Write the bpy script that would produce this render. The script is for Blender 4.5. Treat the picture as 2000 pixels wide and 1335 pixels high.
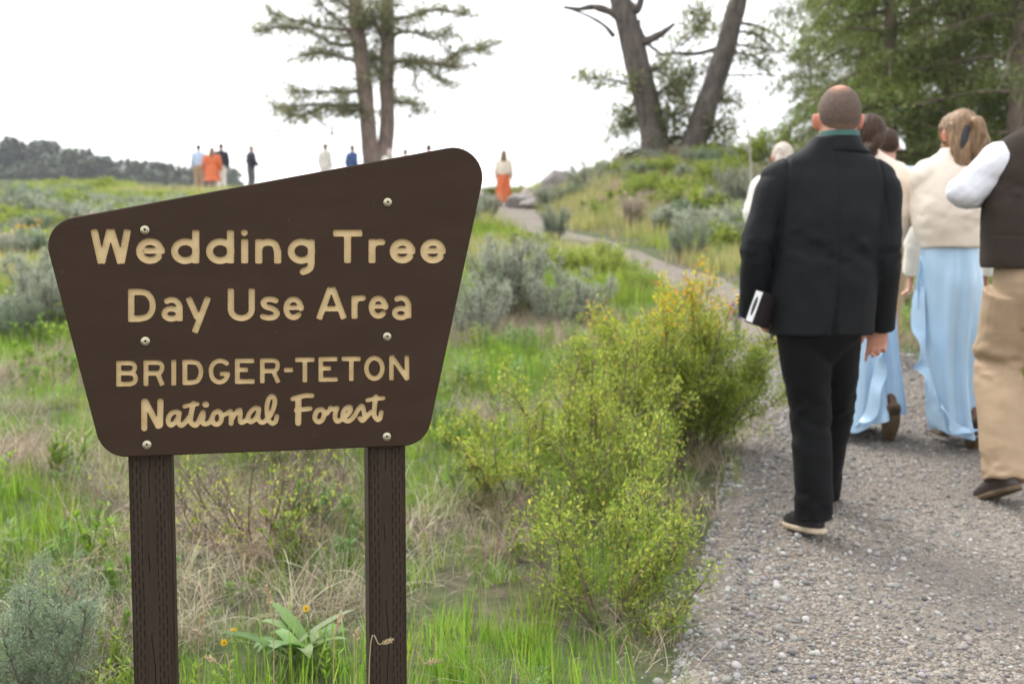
import bpy, bmesh, math, random
import numpy as np
from mathutils import Vector, Matrix, Euler

for _o in list(bpy.data.objects):
    bpy.data.objects.remove(_o)
SC = bpy.context.scene
COL = SC.collection
R = math.radians
# ------------------------------------------------------------------ camera, sky, sun, exposure
F = 2222.0                 # focal length in photograph pixels (2000 px wide)
CAMZ = 1.40
PITCH = math.atan((667.5 - 497.0) / F)
cam_d = bpy.data.cameras.new('camera')
cam = bpy.data.objects.new('camera', cam_d)
COL.objects.link(cam)
cam.location = (0, 0, CAMZ)
cam.rotation_euler = (math.pi / 2 - PITCH, 0, 0)
cam_d.sensor_width = 36.0
cam_d.lens = F / 2000 * 36.0
cam_d.clip_start = 0.05
cam_d.clip_end = 20000
cam_d.dof.use_dof = True
cam_d.dof.focus_distance = 2.42
cam_d.dof.aperture_fstop = 4.2
SC.camera = cam

SUN_EL, SUN_AZ = 52.0, -38.0      # azimuth from the view direction (+Y), towards the left
wd = bpy.data.worlds.new('World')
SC.world = wd
wd.use_nodes = True
nt = wd.node_tree
nt.nodes.clear()
w_out = nt.nodes.new('ShaderNodeOutputWorld')
w_bg = nt.nodes.new('ShaderNodeBackground')
w_sky = nt.nodes.new('ShaderNodeTexSky')
w_sky.sky_type = 'NISHITA'
w_sky.sun_disc = False
w_sky.sun_elevation = R(SUN_EL)
w_sky.sun_rotation = R(SUN_AZ)
w_tc = nt.nodes.new('ShaderNodeTexCoord')
w_map = nt.nodes.new('ShaderNodeMapping')
w_map.inputs['Scale'].default_value = (1.0, 1.0, 3.0)
w_n = nt.nodes.new('ShaderNodeTexNoise')
w_n.inputs['Scale'].default_value = 2.2
w_n.inputs['Detail'].default_value = 6
w_r = nt.nodes.new('ShaderNodeMapRange')
w_r.inputs[1].default_value = 0.32
w_r.inputs[2].default_value = 0.58
w_r.inputs[3].default_value = 0.68
w_r.inputs[4].default_value = 1.0
w_mix = nt.nodes.new('ShaderNodeMix')
w_mix.data_type = 'RGBA'
w_mix.inputs['B'].default_value = (8.3, 8.4, 8.6, 1)     # bright unbroken cloud
nt.links.new(w_tc.outputs['Generated'], w_map.inputs[0])
nt.links.new(w_map.outputs[0], w_n.inputs['Vector'])
nt.links.new(w_n.outputs['Fac'], w_r.inputs[0])
nt.links.new(w_r.outputs[0], w_mix.inputs['Factor'])
nt.links.new(w_sky.outputs[0], w_mix.inputs['A'])
nt.links.new(w_mix.outputs['Result'], w_bg.inputs[0])
w_bg.inputs[1].default_value = 0.1
nt.links.new(w_bg.outputs[0], w_out.inputs[0])

sun_d = bpy.data.lights.new('sun', 'SUN')
sun_d.energy = 1.5
sun_d.angle = R(26)
sun_d.color = (1.0, 0.96, 0.9)
sun = bpy.data.objects.new('sun', sun_d)
COL.objects.link(sun)
_a, _e = R(SUN_AZ), R(SUN_EL)
_sd = Vector((math.sin(_a) * math.cos(_e), math.cos(_a) * math.cos(_e), math.sin(_e)))
sun.rotation_euler = (-_sd).to_track_quat('-Z', 'Y').to_euler()
sun.location = (-20, 30, 40)

SC.view_settings.view_transform = 'Standard'
SC.view_settings.look = 'None'
SC.view_settings.gamma = 1
SC.view_settings.exposure = 1.36
SC.view_settings.use_curve_mapping = False
SC.cycles.use_denoising = True
SC.cycles.max_bounces = 6
SC.cycles.transparent_max_bounces = 6
SC.cycles.caustics_reflective = False
SC.cycles.caustics_refractive = False

# ------------------------------------------------------------------ helpers
_cp, _sp = math.cos(PITCH), math.sin(PITCH)


def ray(px, py):
    """direction in the world with unit depth along the view axis"""
    a = (px - 1000) / F
    b = (667.5 - py) / F
    return np.array([a, _cp + b * _sp, -_sp + b * _cp])


def at(px, py, depth):
    return np.array([0, 0, CAMZ]) + ray(px, py) * depth


def atY(px, py, Y):
    r = ray(px, py)
    return np.array([0, 0, CAMZ]) + r * (Y / r[1])


def _h(ix, iy, iz, seed):
    n = (ix * 374761393 + iy * 668265263 + iz * 2147483647 + seed * 974634777) & 0xFFFFFFFF
    n = ((n ^ (n >> 13)) * 1274126177) & 0xFFFFFFFF
    n = n ^ (n >> 16)
    return (n & 0xFFFF) / 65535.0


def vn(p, seed=0):
    """smooth value noise, p (N,3) -> 0..1"""
    p = np.asarray(p, float)
    i = np.floor(p).astype(np.int64)
    f = p - i
    f = f * f * (3 - 2 * f)
    r = 0
    for dx in (0, 1):
        wx = f[:, 0] if dx else 1 - f[:, 0]
        for dy in (0, 1):
            wy = f[:, 1] if dy else 1 - f[:, 1]
            for dz in (0, 1):
                wz = f[:, 2] if dz else 1 - f[:, 2]
                r = r + wx * wy * wz * _h(i[:, 0] + dx, i[:, 1] + dy, i[:, 2] + dz, seed)
    return r


def fbm(p, seed=0, o=3):
    p = np.asarray(p, float)
    r = 0
    a = 0.5
    for k in range(o):
        r = r + a * (vn(p, seed + k) - 0.5)
        p = p * 2.03
        a *= 0.55
    return r


def n2(x, y, s, seed=0):
    x = np.asarray(x, float)
    y = np.asarray(y, float)
    return vn(np.stack([x.ravel() * s, y.ravel() * s, np.zeros(x.size)], 1), seed).reshape(x.shape)


def sm(a, b, x):
    t = np.clip((np.asarray(x, float) - a) / (b - a), 0, 1)
    return t * t * (3 - 2 * t)


def tag(o, label=None, cat=None, group=None, kind=None):
    if label: o['label'] = label
    if cat: o['category'] = cat
    if group: o['group'] = group
    if kind: o['kind'] = kind
    return o


def empty(name, loc=(0, 0, 0), rz=0.0):
    o = bpy.data.objects.new(name, None)
    COL.objects.link(o)
    o.location = loc
    o.rotation_euler = (0, 0, rz)
    o.empty_display_size = 0.1
    return o


def link(name, me, mat=None, parent=None):
    o = bpy.data.objects.new(name, me)
    COL.objects.link(o)
    if mat is not None:
        me.materials.clear()
        me.materials.append(mat)
    if parent is not None:
        o.parent = parent
    return o


def copy_tree(o, parent=None):
    c = o.copy()
    COL.objects.link(c)
    c.parent = parent
    for ch in list(o.children):
        copy_tree(ch, c)
    return c


def mesh_np(name, v, quads=None, tris=None, smooth=True, col=None):
    """fast mesh from numpy arrays; col = per vertex (N,3) colours"""
    me = bpy.data.meshes.new(name)
    v = np.asarray(v, np.float32).reshape(-1, 3)
    me.vertices.add(len(v))
    me.vertices.foreach_set('co', v.ravel())
    loops, tot = [], []
    if quads is not None and len(quads):
        q = np.asarray(quads, np.int32).reshape(-1, 4)
        loops.append(q.ravel()); tot.append(np.full(len(q), 4, np.int32))
    if tris is not None and len(tris):
        t = np.asarray(tris, np.int32).reshape(-1, 3)
        loops.append(t.ravel()); tot.append(np.full(len(t), 3, np.int32))
    loops = np.concatenate(loops); tot = np.concatenate(tot)
    me.loops.add(len(loops))
    me.loops.foreach_set('vertex_index', loops)
    me.polygons.add(len(tot))
    st = np.concatenate([[0], np.cumsum(tot)[:-1]]).astype(np.int32)
    me.polygons.foreach_set('loop_start', st)
    me.polygons.foreach_set('loop_total', tot)
    me.polygons.foreach_set('use_smooth', np.full(len(tot), smooth))
    me.update(calc_edges=True)
    if col is not None:
        a = me.color_attributes.new('tint', 'FLOAT_COLOR', 'POINT')
        c = np.ones((len(v), 4), np.float32)
        c[:, :3] = col
        a.data.foreach_set('color', c.ravel())
    return me


class Geo:
    """collects vertices and quads/tris with vertex colours"""
    def __init__(s):
        s.v, s.q, s.t, s.c, s.n = [], [], [], [], 0

    def add(s, v, q=None, t=None, c=None):
        v = np.asarray(v, float).reshape(-1, 3)
        if q is not None and len(q): s.q.append(np.asarray(q, int).reshape(-1, 4) + s.n)
        if t is not None and len(t): s.t.append(np.asarray(t, int).reshape(-1, 3) + s.n)
        s.v.append(v)
        cc = np.ones((len(v), 3)) if c is None else np.broadcast_to(np.asarray(c, float), (len(v), 3))
        s.c.append(cc)
        s.n += len(v)
        return s

    def mesh(s, name, smooth=True, col=True):
        return mesh_np(name, np.concatenate(s.v), np.concatenate(s.q) if s.q else None,
                       np.concatenate(s.t) if s.t else None, smooth, np.concatenate(s.c) if col else None)


def unit(a):
    a = np.asarray(a, float)
    return a / (np.linalg.norm(a, axis=-1, keepdims=True) + 1e-12)


def crom(p, n):
    """Catmull-Rom resample: p (K,D) -> about n points per span"""
    p = np.asarray(p, float)
    if len(p) < 3:
        t = np.linspace(0, 1, n + 1)[:, None]
        return p[0] * (1 - t) + p[1] * t
    e = np.vstack([2 * p[0] - p[1], p, 2 * p[-1] - p[-2]])
    out = []
    for i in range(1, len(e) - 2):
        t = np.linspace(0, 1, n, endpoint=False)[:, None]
        a, b, c, d = e[i - 1], e[i], e[i + 1], e[i + 2]
        out.append(0.5 * (2 * b + (c - a) * t + (2 * a - 5 * b + 4 * c - d) * t * t + (3 * b - a - 3 * c + d) * t ** 3))
    out.append(p[-1:])
    return np.vstack(out)


def tube(pts, rad, n=12, seg=4, ref=(0, 1, 0), cap=True, rnd=True):
    """tube along pts; rad = per point (a, b) half sizes (a across ref, b along ref) or a float"""
    pts = np.asarray(pts, float)
    rad = np.array([(r, r) if np.isscalar(r) else r for r in rad], float)
    pr = np.hstack([pts, rad])
    pr = crom(pr, seg) if seg > 1 else pr
    p, rr = pr[:, :3], np.maximum(pr[:, 3:5], 1e-4)
    tg = unit(np.gradient(p, axis=0))
    m0 = rr[0].mean(); m1 = rr[-1].mean()
    if rnd:   # rounded ends (only the first with 's')
        p = np.vstack([p[0] - tg[0] * m0 * .8, p[0] - tg[0] * m0 * .5, p]); rr = np.vstack([rr[0] * .45, rr[0] * .82, rr]); tg = np.vstack([tg[:1], tg[:1], tg])
    if rnd is True:
        p = np.vstack([p, p[-1] + tg[-1] * m1 * .5, p[-1] + tg[-1] * m1 * .8]); rr = np.vstack([rr, rr[-1] * .82, rr[-1] * .45]); tg = np.vstack([tg, tg[-1:], tg[-1:]])
    s = np.cross(tg[0], ref)
    if np.linalg.norm(s) < 1e-3: s = np.cross(tg[0], (1, 0, 0))
    s = unit(s)
    V = []
    an = np.linspace(0, 2 * math.pi, n, endpoint=False)
    for i in range(len(p)):
        s = unit(s - tg[i] * np.dot(s, tg[i]))
        o = np.cross(tg[i], s)
        V.append(p[i] + np.outer(np.cos(an) * rr[i, 0], s) + np.outer(np.sin(an) * rr[i, 1], o))
    m = len(p)
    V = np.vstack(V)
    i = np.arange(m - 1)[:, None] * n
    j = np.arange(n)[None, :]
    k = (j + 1) % n
    q = np.stack([i + j, i + k, i + n + k, i + n + j], -1).reshape(-1, 4)
    t = None
    if cap:
        V = np.vstack([V, p[:1], p[-1:]])
        a, b = m * n, m * n + 1
        jj = np.arange(n); kk = (jj + 1) % n
        t = np.vstack([np.stack([np.full(n, a), kk, jj], 1), np.stack([np.full(n, b), (m - 1) * n + jj, (m - 1) * n + kk], 1)])
    return V, q, t


def rings(lst, n=28, seg=3, ex=2.3):
    """loft of horizontal superellipse rings (z, cx, cy, hw, hd)"""
    L = np.asarray(lst, float)
    L = crom(L, seg) if seg > 1 else L
    an = np.linspace(0, 2 * math.pi, n, endpoint=False)
    cx = np.sign(np.cos(an)) * np.abs(np.cos(an)) ** (2 / ex)
    sx = np.sign(np.sin(an)) * np.abs(np.sin(an)) ** (2 / ex)
    V = []
    for z, x, y, a, b in L:
        V.append(np.stack([x + cx * a, y + sx * b, np.full(n, z)], 1))
    m = len(L)
    V = np.vstack(V + [[[L[0, 1], L[0, 2], L[0, 0]], [L[-1, 1], L[-1, 2], L[-1, 0]]]])
    i = np.arange(m - 1)[:, None] * n
    j = np.arange(n)[None, :]
    k = (j + 1) % n
    q = np.stack([i + j, i + k, i + n + k, i + n + j], -1).reshape(-1, 4)
    jj = np.arange(n); kk = (jj + 1) % n
    t = np.vstack([np.stack([np.full(n, m * n), kk, jj], 1), np.stack([np.full(n, m * n + 1), (m - 1) * n + jj, (m - 1) * n + kk], 1)])
    if L[0, 0] > L[-1, 0]:
        q = q[:, ::-1]; t = t[:, ::-1]
    return V, q, t


def ball(c, r, nu=20, nv=14, rot=None):
    u = np.linspace(0, 2 * math.pi, nu, endpoint=False)
    w = np.linspace(-math.pi / 2, math.pi / 2, nv)[1:-1]
    V = np.array([[math.cos(b) * math.cos(a), math.cos(b) * math.sin(a), math.sin(b)] for b in w for a in u] + [[0, 0, -1], [0, 0, 1]])
    V = V * np.asarray(r, float)
    if rot is not None:
        V = V @ np.array(Euler(rot).to_matrix()).T
    V = V + np.asarray(c, float)
    m = len(w)
    i = np.arange(m - 1)[:, None] * nu
    j = np.arange(nu)[None, :]
    k = (j + 1) % nu
    q = np.stack([i + j, i + k, i + nu + k, i + nu + j], -1).reshape(-1, 4)
    jj = np.arange(nu); kk = (jj + 1) % nu
    t = np.vstack([np.stack([np.full(nu, m * nu), kk, jj], 1), np.stack([np.full(nu, m * nu + 1), (m - 1) * nu + jj, (m - 1) * nu + kk], 1)])
    return V, q, t


def fuse(name, pieces, voxel, smooth=4, fac=0.5):
    """several closed pieces -> one continuous surface"""
    g = Geo()
    for p in pieces: g.add(*p)
    me = g.mesh(name, True, False)
    o = bpy.data.objects.new(name + '_tmp', me)
    COL.objects.link(o)
    m = o.modifiers.new('r', 'REMESH')
    m.mode = 'VOXEL'; m.voxel_size = voxel; m.use_smooth_shade = True
    if smooth:
        s = o.modifiers.new('s', 'SMOOTH'); s.iterations = smooth; s.factor = fac
    dg = bpy.context.evaluated_depsgraph_get()
    out = bpy.data.meshes.new_from_object(o.evaluated_get(dg))
    out.name = name
    bpy.data.objects.remove(o)
    bpy.data.meshes.remove(me)
    out.polygons.foreach_set('use_smooth', np.ones(len(out.polygons), bool))
    return out


def coords(me):
    a = np.empty(len(me.vertices) * 3, np.float32)
    me.vertices.foreach_get('co', a)
    return a.reshape(-1, 3).astype(float)


def normals(me):
    a = np.empty(len(me.vertices) * 3, np.float32)
    me.vertices.foreach_get('normal', a)
    return a.reshape(-1, 3).astype(float)


def setco(me, co):
    me.vertices.foreach_set('co', np.asarray(co, np.float32).ravel())
    me.update()


def setcol(me, col):
    a = me.color_attributes.get('tint') or me.color_attributes.new('tint', 'FLOAT_COLOR', 'POINT')
    c = np.ones((len(me.vertices), 4), np.float32)
    c[:, :3] = col
    a.data.foreach_set('color', c.ravel())


# ------------------------------------------------------------------ materials
def _mat(name):
    m = bpy.data.materials.new(name)
    m.use_nodes = True
    nt = m.node_tree
    b = nt.nodes['Principled BSDF']
    return m, nt, b


def noise_node(nt, scale, detail=4, rough=0.6, coord='Object', stretch=None):
    tc = nt.nodes.new('ShaderNodeTexCoord')
    n = nt.nodes.new('ShaderNodeTexNoise')
    n.inputs['Scale'].default_value = scale
    n.inputs['Detail'].default_value = detail
    n.inputs['Roughness'].default_value = rough
    src = tc.outputs[coord]
    if stretch:
        mp = nt.nodes.new('ShaderNodeMapping')
        mp.inputs['Scale'].default_value = stretch
        nt.links.new(src, mp.inputs[0]); src = mp.outputs[0]
    nt.links.new(src, n.inputs['Vector'])
    return n


def ramp(nt, src, stops):
    r = nt.nodes.new('ShaderNodeValToRGB')
    e = r.color_ramp.elements
    while len(e) < len(stops): e.new(0.5)
    for k, (p, c) in enumerate(stops):
        e[k].position = p
        e[k].color = (*c, 1)
    nt.links.new(src, r.inputs[0])
    return r


def bump(nt, b, src, strength, dist):
    bp = nt.nodes.new('ShaderNodeBump')
    bp.inputs['Strength'].default_value = strength
    bp.inputs['Distance'].default_value = dist
    nt.links.new(src, bp.inputs['Height'])
    nt.links.new(bp.outputs[0], b.inputs['Normal'])
    return bp


def sc(c, k):
    return tuple(min(1.0, x * k) for x in c)


def mat_plain(name, c, rough=0.6, var=0.25, scale=8, bmp=0.2, bscale=60, bdist=0.002, metal=0, sheen=0, stretch=None, spec=0.5, tint=False, sss=0):
    m, nt, b = _mat(name)
    n = noise_node(nt, scale, 5, 0.6, stretch=stretch)
    r = ramp(nt, n.outputs['Fac'], [(0.3, sc(c, 1 - var)), (0.7, sc(c, 1 + var))])
    src = r.outputs[0]
    if tint:
        at_ = nt.nodes.new('ShaderNodeAttribute'); at_.attribute_name = 'tint'
        mx = nt.nodes.new('ShaderNodeMix'); mx.data_type = 'RGBA'; mx.blend_type = 'MULTIPLY'
        mx.inputs['Factor'].default_value = 1
        nt.links.new(src, mx.inputs['A']); nt.links.new(at_.outputs['Color'], mx.inputs['B'])
        src = mx.outputs['Result']
    nt.links.new(src, b.inputs['Base Color'])
    b.inputs['Roughness'].default_value = rough
    b.inputs['Metallic'].default_value = metal
    b.inputs['Specular IOR Level'].default_value = spec
    if sheen:
        b.inputs['Sheen Weight'].default_value = sheen
    if sss:
        b.inputs['Subsurface Weight'].default_value = sss
        b.inputs['Subsurface Radius'].default_value = (0.01, 0.004, 0.002)
    if bmp:
        n2_ = noise_node(nt, bscale, 3, 0.6, stretch=stretch)
        bump(nt, b, n2_.outputs['Fac'], bmp, bdist)
    return m


def mat_leaf(name, trans=0.45, instancer=False, rough=0.55, gain=1.0):
    """foliage: vertex colour 'tint' (or instance colour times it), with light passing through"""
    m, nt, b = _mat(name)
    a = nt.nodes.new('ShaderNodeAttribute'); a.attribute_name = 'tint'
    src = a.outputs['Color']
    if instancer:
        a2 = nt.nodes.new('ShaderNodeAttribute'); a2.attribute_type = 'INSTANCER'; a2.attribute_name = 'itint'
        mx = nt.nodes.new('ShaderNodeMix'); mx.data_type = 'RGBA'; mx.blend_type = 'MULTIPLY'
        mx.inputs['Factor'].default_value = 1
        nt.links.new(src, mx.inputs['A']); nt.links.new(a2.outputs['Color'], mx.inputs['B'])
        src = mx.outputs['Result']
    nt.links.new(src, b.inputs['Base Color'])
    b.inputs['Roughness'].default_value = rough
    b.inputs['Specular IOR Level'].default_value = 0.3
    tr = nt.nodes.new('ShaderNodeBsdfTranslucent')
    hs = nt.nodes.new('ShaderNodeHueSaturation')
    hs.inputs['Saturation'].default_value = 1.05
    hs.inputs['Value'].default_value = 1.35
    nt.links.new(src, hs.inputs['Color'])
    nt.links.new(hs.outputs[0], tr.inputs[0])
    ms = nt.nodes.new('ShaderNodeMixShader')
    ms.inputs[0].default_value = trans
    nt.links.new(b.outputs[0], ms.inputs[1])
    nt.links.new(tr.outputs[0], ms.inputs[2])
    nt.links.new(ms.outputs[0], nt.nodes['Material Output'].inputs['Surface'])
    return m


rng = np.random.default_rng(7)
# ------------------------------------------------------------------ terrain
P_Y = np.array([-8, -3, 0, 2, 3.28, 4.55, 6.15, 7.5, 9.1, 11, 12.9, 15.2, 16.7, 18.5, 21, 23.6, 27, 31, 34, 38, 41, 47, 52])
P_L = np.array([-1.6, -.9, -.15, .26, .50, .82, 1.25, 1.5, 1.66, 1.85, 1.80, 1.62, 1.4, .95, .35, -.25, -.45, -.55, -1.2, -4, -15, -15, -15])
P_R = np.array([2.6, 2.8, 2.95, 3.0, 3.05, 3.1, 3.05, 3.1, 3.05, 2.95, 2.6, 2.16, 1.95, 1.65, 1.1, .75, .6, .6, .4, -.4, 0.6, 1, 1])


def path_edges(y):
    return np.interp(y, P_Y, P_L), np.interp(y, P_Y, P_R)


def path_d(x, y):
    """signed distance-like: negative on the path"""
    l, r = path_edges(y)
    return np.maximum(l - x, x - r)


def gz(x, y):
    x = np.asarray(x, float); y = np.asarray(y, float)
    yc = np.minimum(y, 47)
    h = 0.0905 * yc - 0.133
    # the hilltop falls away into the valley
    d = np.maximum(y - 47, 0)
    h = h - 34 * (1 - np.exp(-(d / 55) ** 1.6))
    # sides of the knoll fall away too
    h = h - 0.010 * np.maximum(np.abs(x) - 16, 0) ** 1.5 * (np.abs(x) < 90) - (np.abs(x) >= 90) * 6.4
    # mound under the old double tree, right of the path
    h = h + 1.25 * np.exp(-((x - 4.6) / 3.3) ** 2 - ((y - 31) / 7.5) ** 2) * sm(0.2, 3.0, x)
    h = h + 0.5 * np.exp(-((x - 9) / 5) ** 2 - ((y - 24) / 6) ** 2)
    # far wooded ridge on the left
    rid = 52.5 * np.exp(-((y - 285) / 55) ** 2) * (1 - .12 * sm(-105, -70, x)) * (1 - sm(-72, -46, x)) * (1 - 0.05 * sm(-140, -80, x))
    rid = rid * (1 + .05 * (n2(x, y * 0, .035, 61) - .5) + .03 * (n2(x, y * 0, .11, 62) - .5))
    rid = rid + 6 * np.exp(-((y - 330) / 60) ** 2) * (1 - sm(-230, -120, x))
    h = h + rid
    near = sm(60, 30, np.hypot(x, y))
    h = h + near * 0.10 * (n2(x, y, 0.8, 3) - 0.5) * sm(0.0, 0.5, path_d(x, y)) + near * 0.03 * (n2(x, y, 3.1, 5) - 0.5) * sm(-.1, 0.3, path_d(x, y))
    h = h - 0.03 * near * sm(0.15, -0.3, path_d(x, y))
    return h


def gz1(x, y):
    return float(gz(np.array([x]), np.array([y]))[0])


def spaced(a, b, fine, far):
    c = list(np.arange(a, b, fine))
    s, lo = fine, []
    v = a
    while v > -far:
        s *= 1.13; v -= s; lo.append(v)
    s, hi = fine, []
    v = c[-1]
    while v < far:
        s *= 1.13; v += s; hi.append(v)
    return np.array(lo[::-1] + c + hi)


gx = spaced(-7, 7, 0.14, 900)
gy = spaced(-4, 14, 0.14, 1300)
GX, GY = np.meshgrid(gx, gy)
GZ = gz(GX, GY)
nx, ny = len(gx), len(gy)
ii = (np.arange(ny - 1)[:, None] * nx + np.arange(nx - 1)[None, :]).ravel()
gq = np.stack([ii, ii + 1, ii + nx + 1, ii + nx], 1)
M_ground, nt, b = _mat('meadow_soil')
n1 = noise_node(nt, 0.9, 6, 0.65)
n2_ = noise_node(nt, 14, 6, 0.7)
r1 = ramp(nt, n2_.outputs['Fac'], [(0.3, (0.035, 0.027, 0.018)), (0.5, (0.085, 0.067, 0.042)), (0.7, (0.17, 0.14, 0.092))])
r2 = ramp(nt, n2_.outputs['Fac'], [(0.3, (0.025, 0.04, 0.010)), (0.7, (0.085, 0.115, 0.032))])
mx = nt.nodes.new('ShaderNodeMix'); mx.data_type = 'RGBA'
r3 = ramp(nt, n1.outputs['Fac'], [(0.42, (0, 0, 0)), (0.56, (1, 1, 1))])
nt.links.new(r3.outputs[0], mx.inputs['Factor'])
nt.links.new(r1.outputs[0], mx.inputs['A']); nt.links.new(r2.outputs[0], mx.inputs['B'])
nt.links.new(mx.outputs['Result'], b.inputs['Base Color'])
b.inputs['Roughness'].default_value = 0.95
bump(nt, b, n2_.outputs['Fac'], 0.8, 0.03)
ground = link('ground', mesh_np('ground', np.stack([GX, GY, GZ], -1).reshape(-1, 3), gq), M_ground)
tag(ground, kind='structure')

# gravel path sheet, a little above the ground, with a ragged edge
ys = np.concatenate([np.arange(-4, 14, 0.1), np.arange(14, 50.5, 0.35)])
cross = 26
pv = []
for y in ys:
    l, r_ = path_edges(y)
    wob = 0.16 if y < 14 else 0.1
    l -= wob * (vn([[y * 2.3, 0, 0]], 11)[0] - 0.3) + 0.07 * (vn([[y * 9, 0, 0]], 12)[0] - .5)
    r_ += wob * (vn([[y * 2.1, 5, 0]], 13)[0] - 0.4) + 0.07 * (vn([[y * 9, 3, 0]], 14)[0] - .5)
    pv.append(np.stack([np.linspace(l, r_, cross), np.full(cross, y)], 1))
pv = np.vstack(pv)
pz = gz(pv[:, 0], pv[:, 1])
edge = np.tile(np.minimum(np.arange(cross), cross - 1 - np.arange(cross)), len(ys))
pz = pz + np.where(edge == 0, -0.012, 0.014)
ii = (np.arange(len(ys) - 1)[:, None] * cross + np.arange(cross - 1)[None, :]).ravel()
M_gravel, nt, b = _mat('gravel')
tc = nt.nodes.new('ShaderNodeTexCoord')
v1 = nt.nodes.new('ShaderNodeTexVoronoi'); v1.inputs['Scale'].default_value = 95
v2 = nt.nodes.new('ShaderNodeTexVoronoi'); v2.inputs['Scale'].default_value = 42
for v_ in (v1, v2): nt.links.new(tc.outputs['Object'], v_.inputs['Vector'])
sep = nt.nodes.new('ShaderNodeSeparateColor'); nt.links.new(v1.outputs['Color'], sep.inputs[0])
rc = ramp(nt, sep.outputs[0], [(0.0, (0.10, 0.09, 0.078)), (0.35, (0.19, 0.168, 0.145)), (0.7, (0.28, 0.253, 0.222)), (1.0, (0.40, 0.375, 0.34))])
big = noise_node(nt, 1.7, 5, 0.6)
rb = ramp(nt, big.outputs['Fac'], [(0.35, (0.86, 0.80, 0.74)), (0.65, (1.08, 1.04, 1.0))])
fine = noise_node(nt, 260, 3, 0.7)
rf = ramp(nt, fine.outputs['Fac'], [(0.3, (0.72, 0.70, 0.68)), (0.7, (1.15, 1.15, 1.15))])
m1 = nt.nodes.new('ShaderNodeMix'); m1.data_type = 'RGBA'; m1.blend_type = 'MULTIPLY'; m1.inputs['Factor'].default_value = 1
m2 = nt.nodes.new('ShaderNodeMix'); m2.data_type = 'RGBA'; m2.blend_type = 'MULTIPLY'; m2.inputs['Factor'].default_value = 1
nt.links.new(rc.outputs[0], m1.inputs['A']); nt.links.new(rb.outputs[0], m1.inputs['B'])
nt.links.new(m1.outputs['Result'], m2.inputs['A']); nt.links.new(rf.outputs[0], m2.inputs['B'])
dn = noise_node(nt, 2.6, 7, 0.68)
dr = ramp(nt, dn.outputs['Fac'], [(0.44, (0, 0, 0)), (0.60, (0.8, 0.8, 0.8))])
dc = ramp(nt, fine.outputs['Fac'], [(0.3, (0.175, 0.15, 0.124)), (0.7, (0.26, 0.228, 0.192))])
m3 = nt.nodes.new('ShaderNodeMix'); m3.data_type = 'RGBA'
nt.links.new(dr.outputs[0], m3.inputs['Factor']); nt.links.new(m2.outputs['Result'], m3.inputs['A']); nt.links.new(dc.outputs[0], m3.inputs['B'])
nt.links.new(m3.outputs['Result'], b.inputs['Base Color'])
b.inputs['Roughness'].default_value = 0.9
ad = nt.nodes.new('ShaderNodeMath'); ad.operation = 'ADD'
nt.links.new(v1.outputs['Distance'], ad.inputs[0]); nt.links.new(v2.outputs['Distance'], ad.inputs[1])
bump(nt, b, ad.outputs[0], 0.9, -0.012)
path = link('gravel_path', mesh_np('gravel_path', np.column_stack([pv, pz]), np.stack([ii, ii + 1, ii + cross + 1, ii + cross], 1)), M_gravel)
tag(path, kind='structure')
# ------------------------------------------------------------------ the sign
YAW = math.atan(F / 9500.0)
S_U = np.array([math.cos(YAW), math.sin(YAW), 0])       # to the right along the board (and away)
S_N = np.array([math.sin(YAW), -math.cos(YAW), 0])      # out of the front, to the camera
S_P = at(520, 600, 2.41)


def onplane(px, py, back=0.0):
    """pixel -> (u, z) on the plane of the board's face, moved back by `back`"""
    o = np.array([0, 0, CAMZ]); d = ray(px, py)
    p0 = S_P - S_N * back
    t = np.dot(p0 - o, S_N) / np.dot(d, S_N)
    p = o + d * t
    return np.array([np.dot(p - S_P, S_U), p[2]])


sign_base = np.array([S_P[0], S_P[1], gz1(S_P[0], S_P[1])])
ZS = sign_base[2]
sign = empty('wooden_sign', sign_base, YAW)
tag(sign, 'brown routed wooden sign reading Wedding Tree Day Use Area on two posts', 'sign')
# local frame of the sign: x = u, y = away from the camera, z = up from the ground


def seg_field(P, a, b, hw, rr):
    d = b - a; L = np.hypot(*d); t = d / L
    c = (a + b) / 2
    q = P - c
    x = np.abs(q @ t) - (L / 2 - rr); y = np.abs(q @ np.array([-t[1], t[0]])) - (hw - rr)
    return np.hypot(np.maximum(x, 0), np.maximum(y, 0)) + np.minimum(np.maximum(x, y), 0) - rr


def poly_field(P, pts, hw):
    best = np.full(len(P), 1e9)
    for a, b in zip(pts[:-1], pts[1:]):
        d = b - a
        t = np.clip(((P - a) @ d) / (d @ d + 1e-9), 0, 1)
        best = np.minimum(best, np.hypot(*(P - a - t[:, None] * d).T))
    return best - hw


def ell(cx, cy, rx, ry, a0, a1, n=36):
    a = np.radians(np.linspace(a0, a1, n))
    return np.stack([cx + rx * np.cos(a), cy - ry * np.sin(a)], 1)


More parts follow.
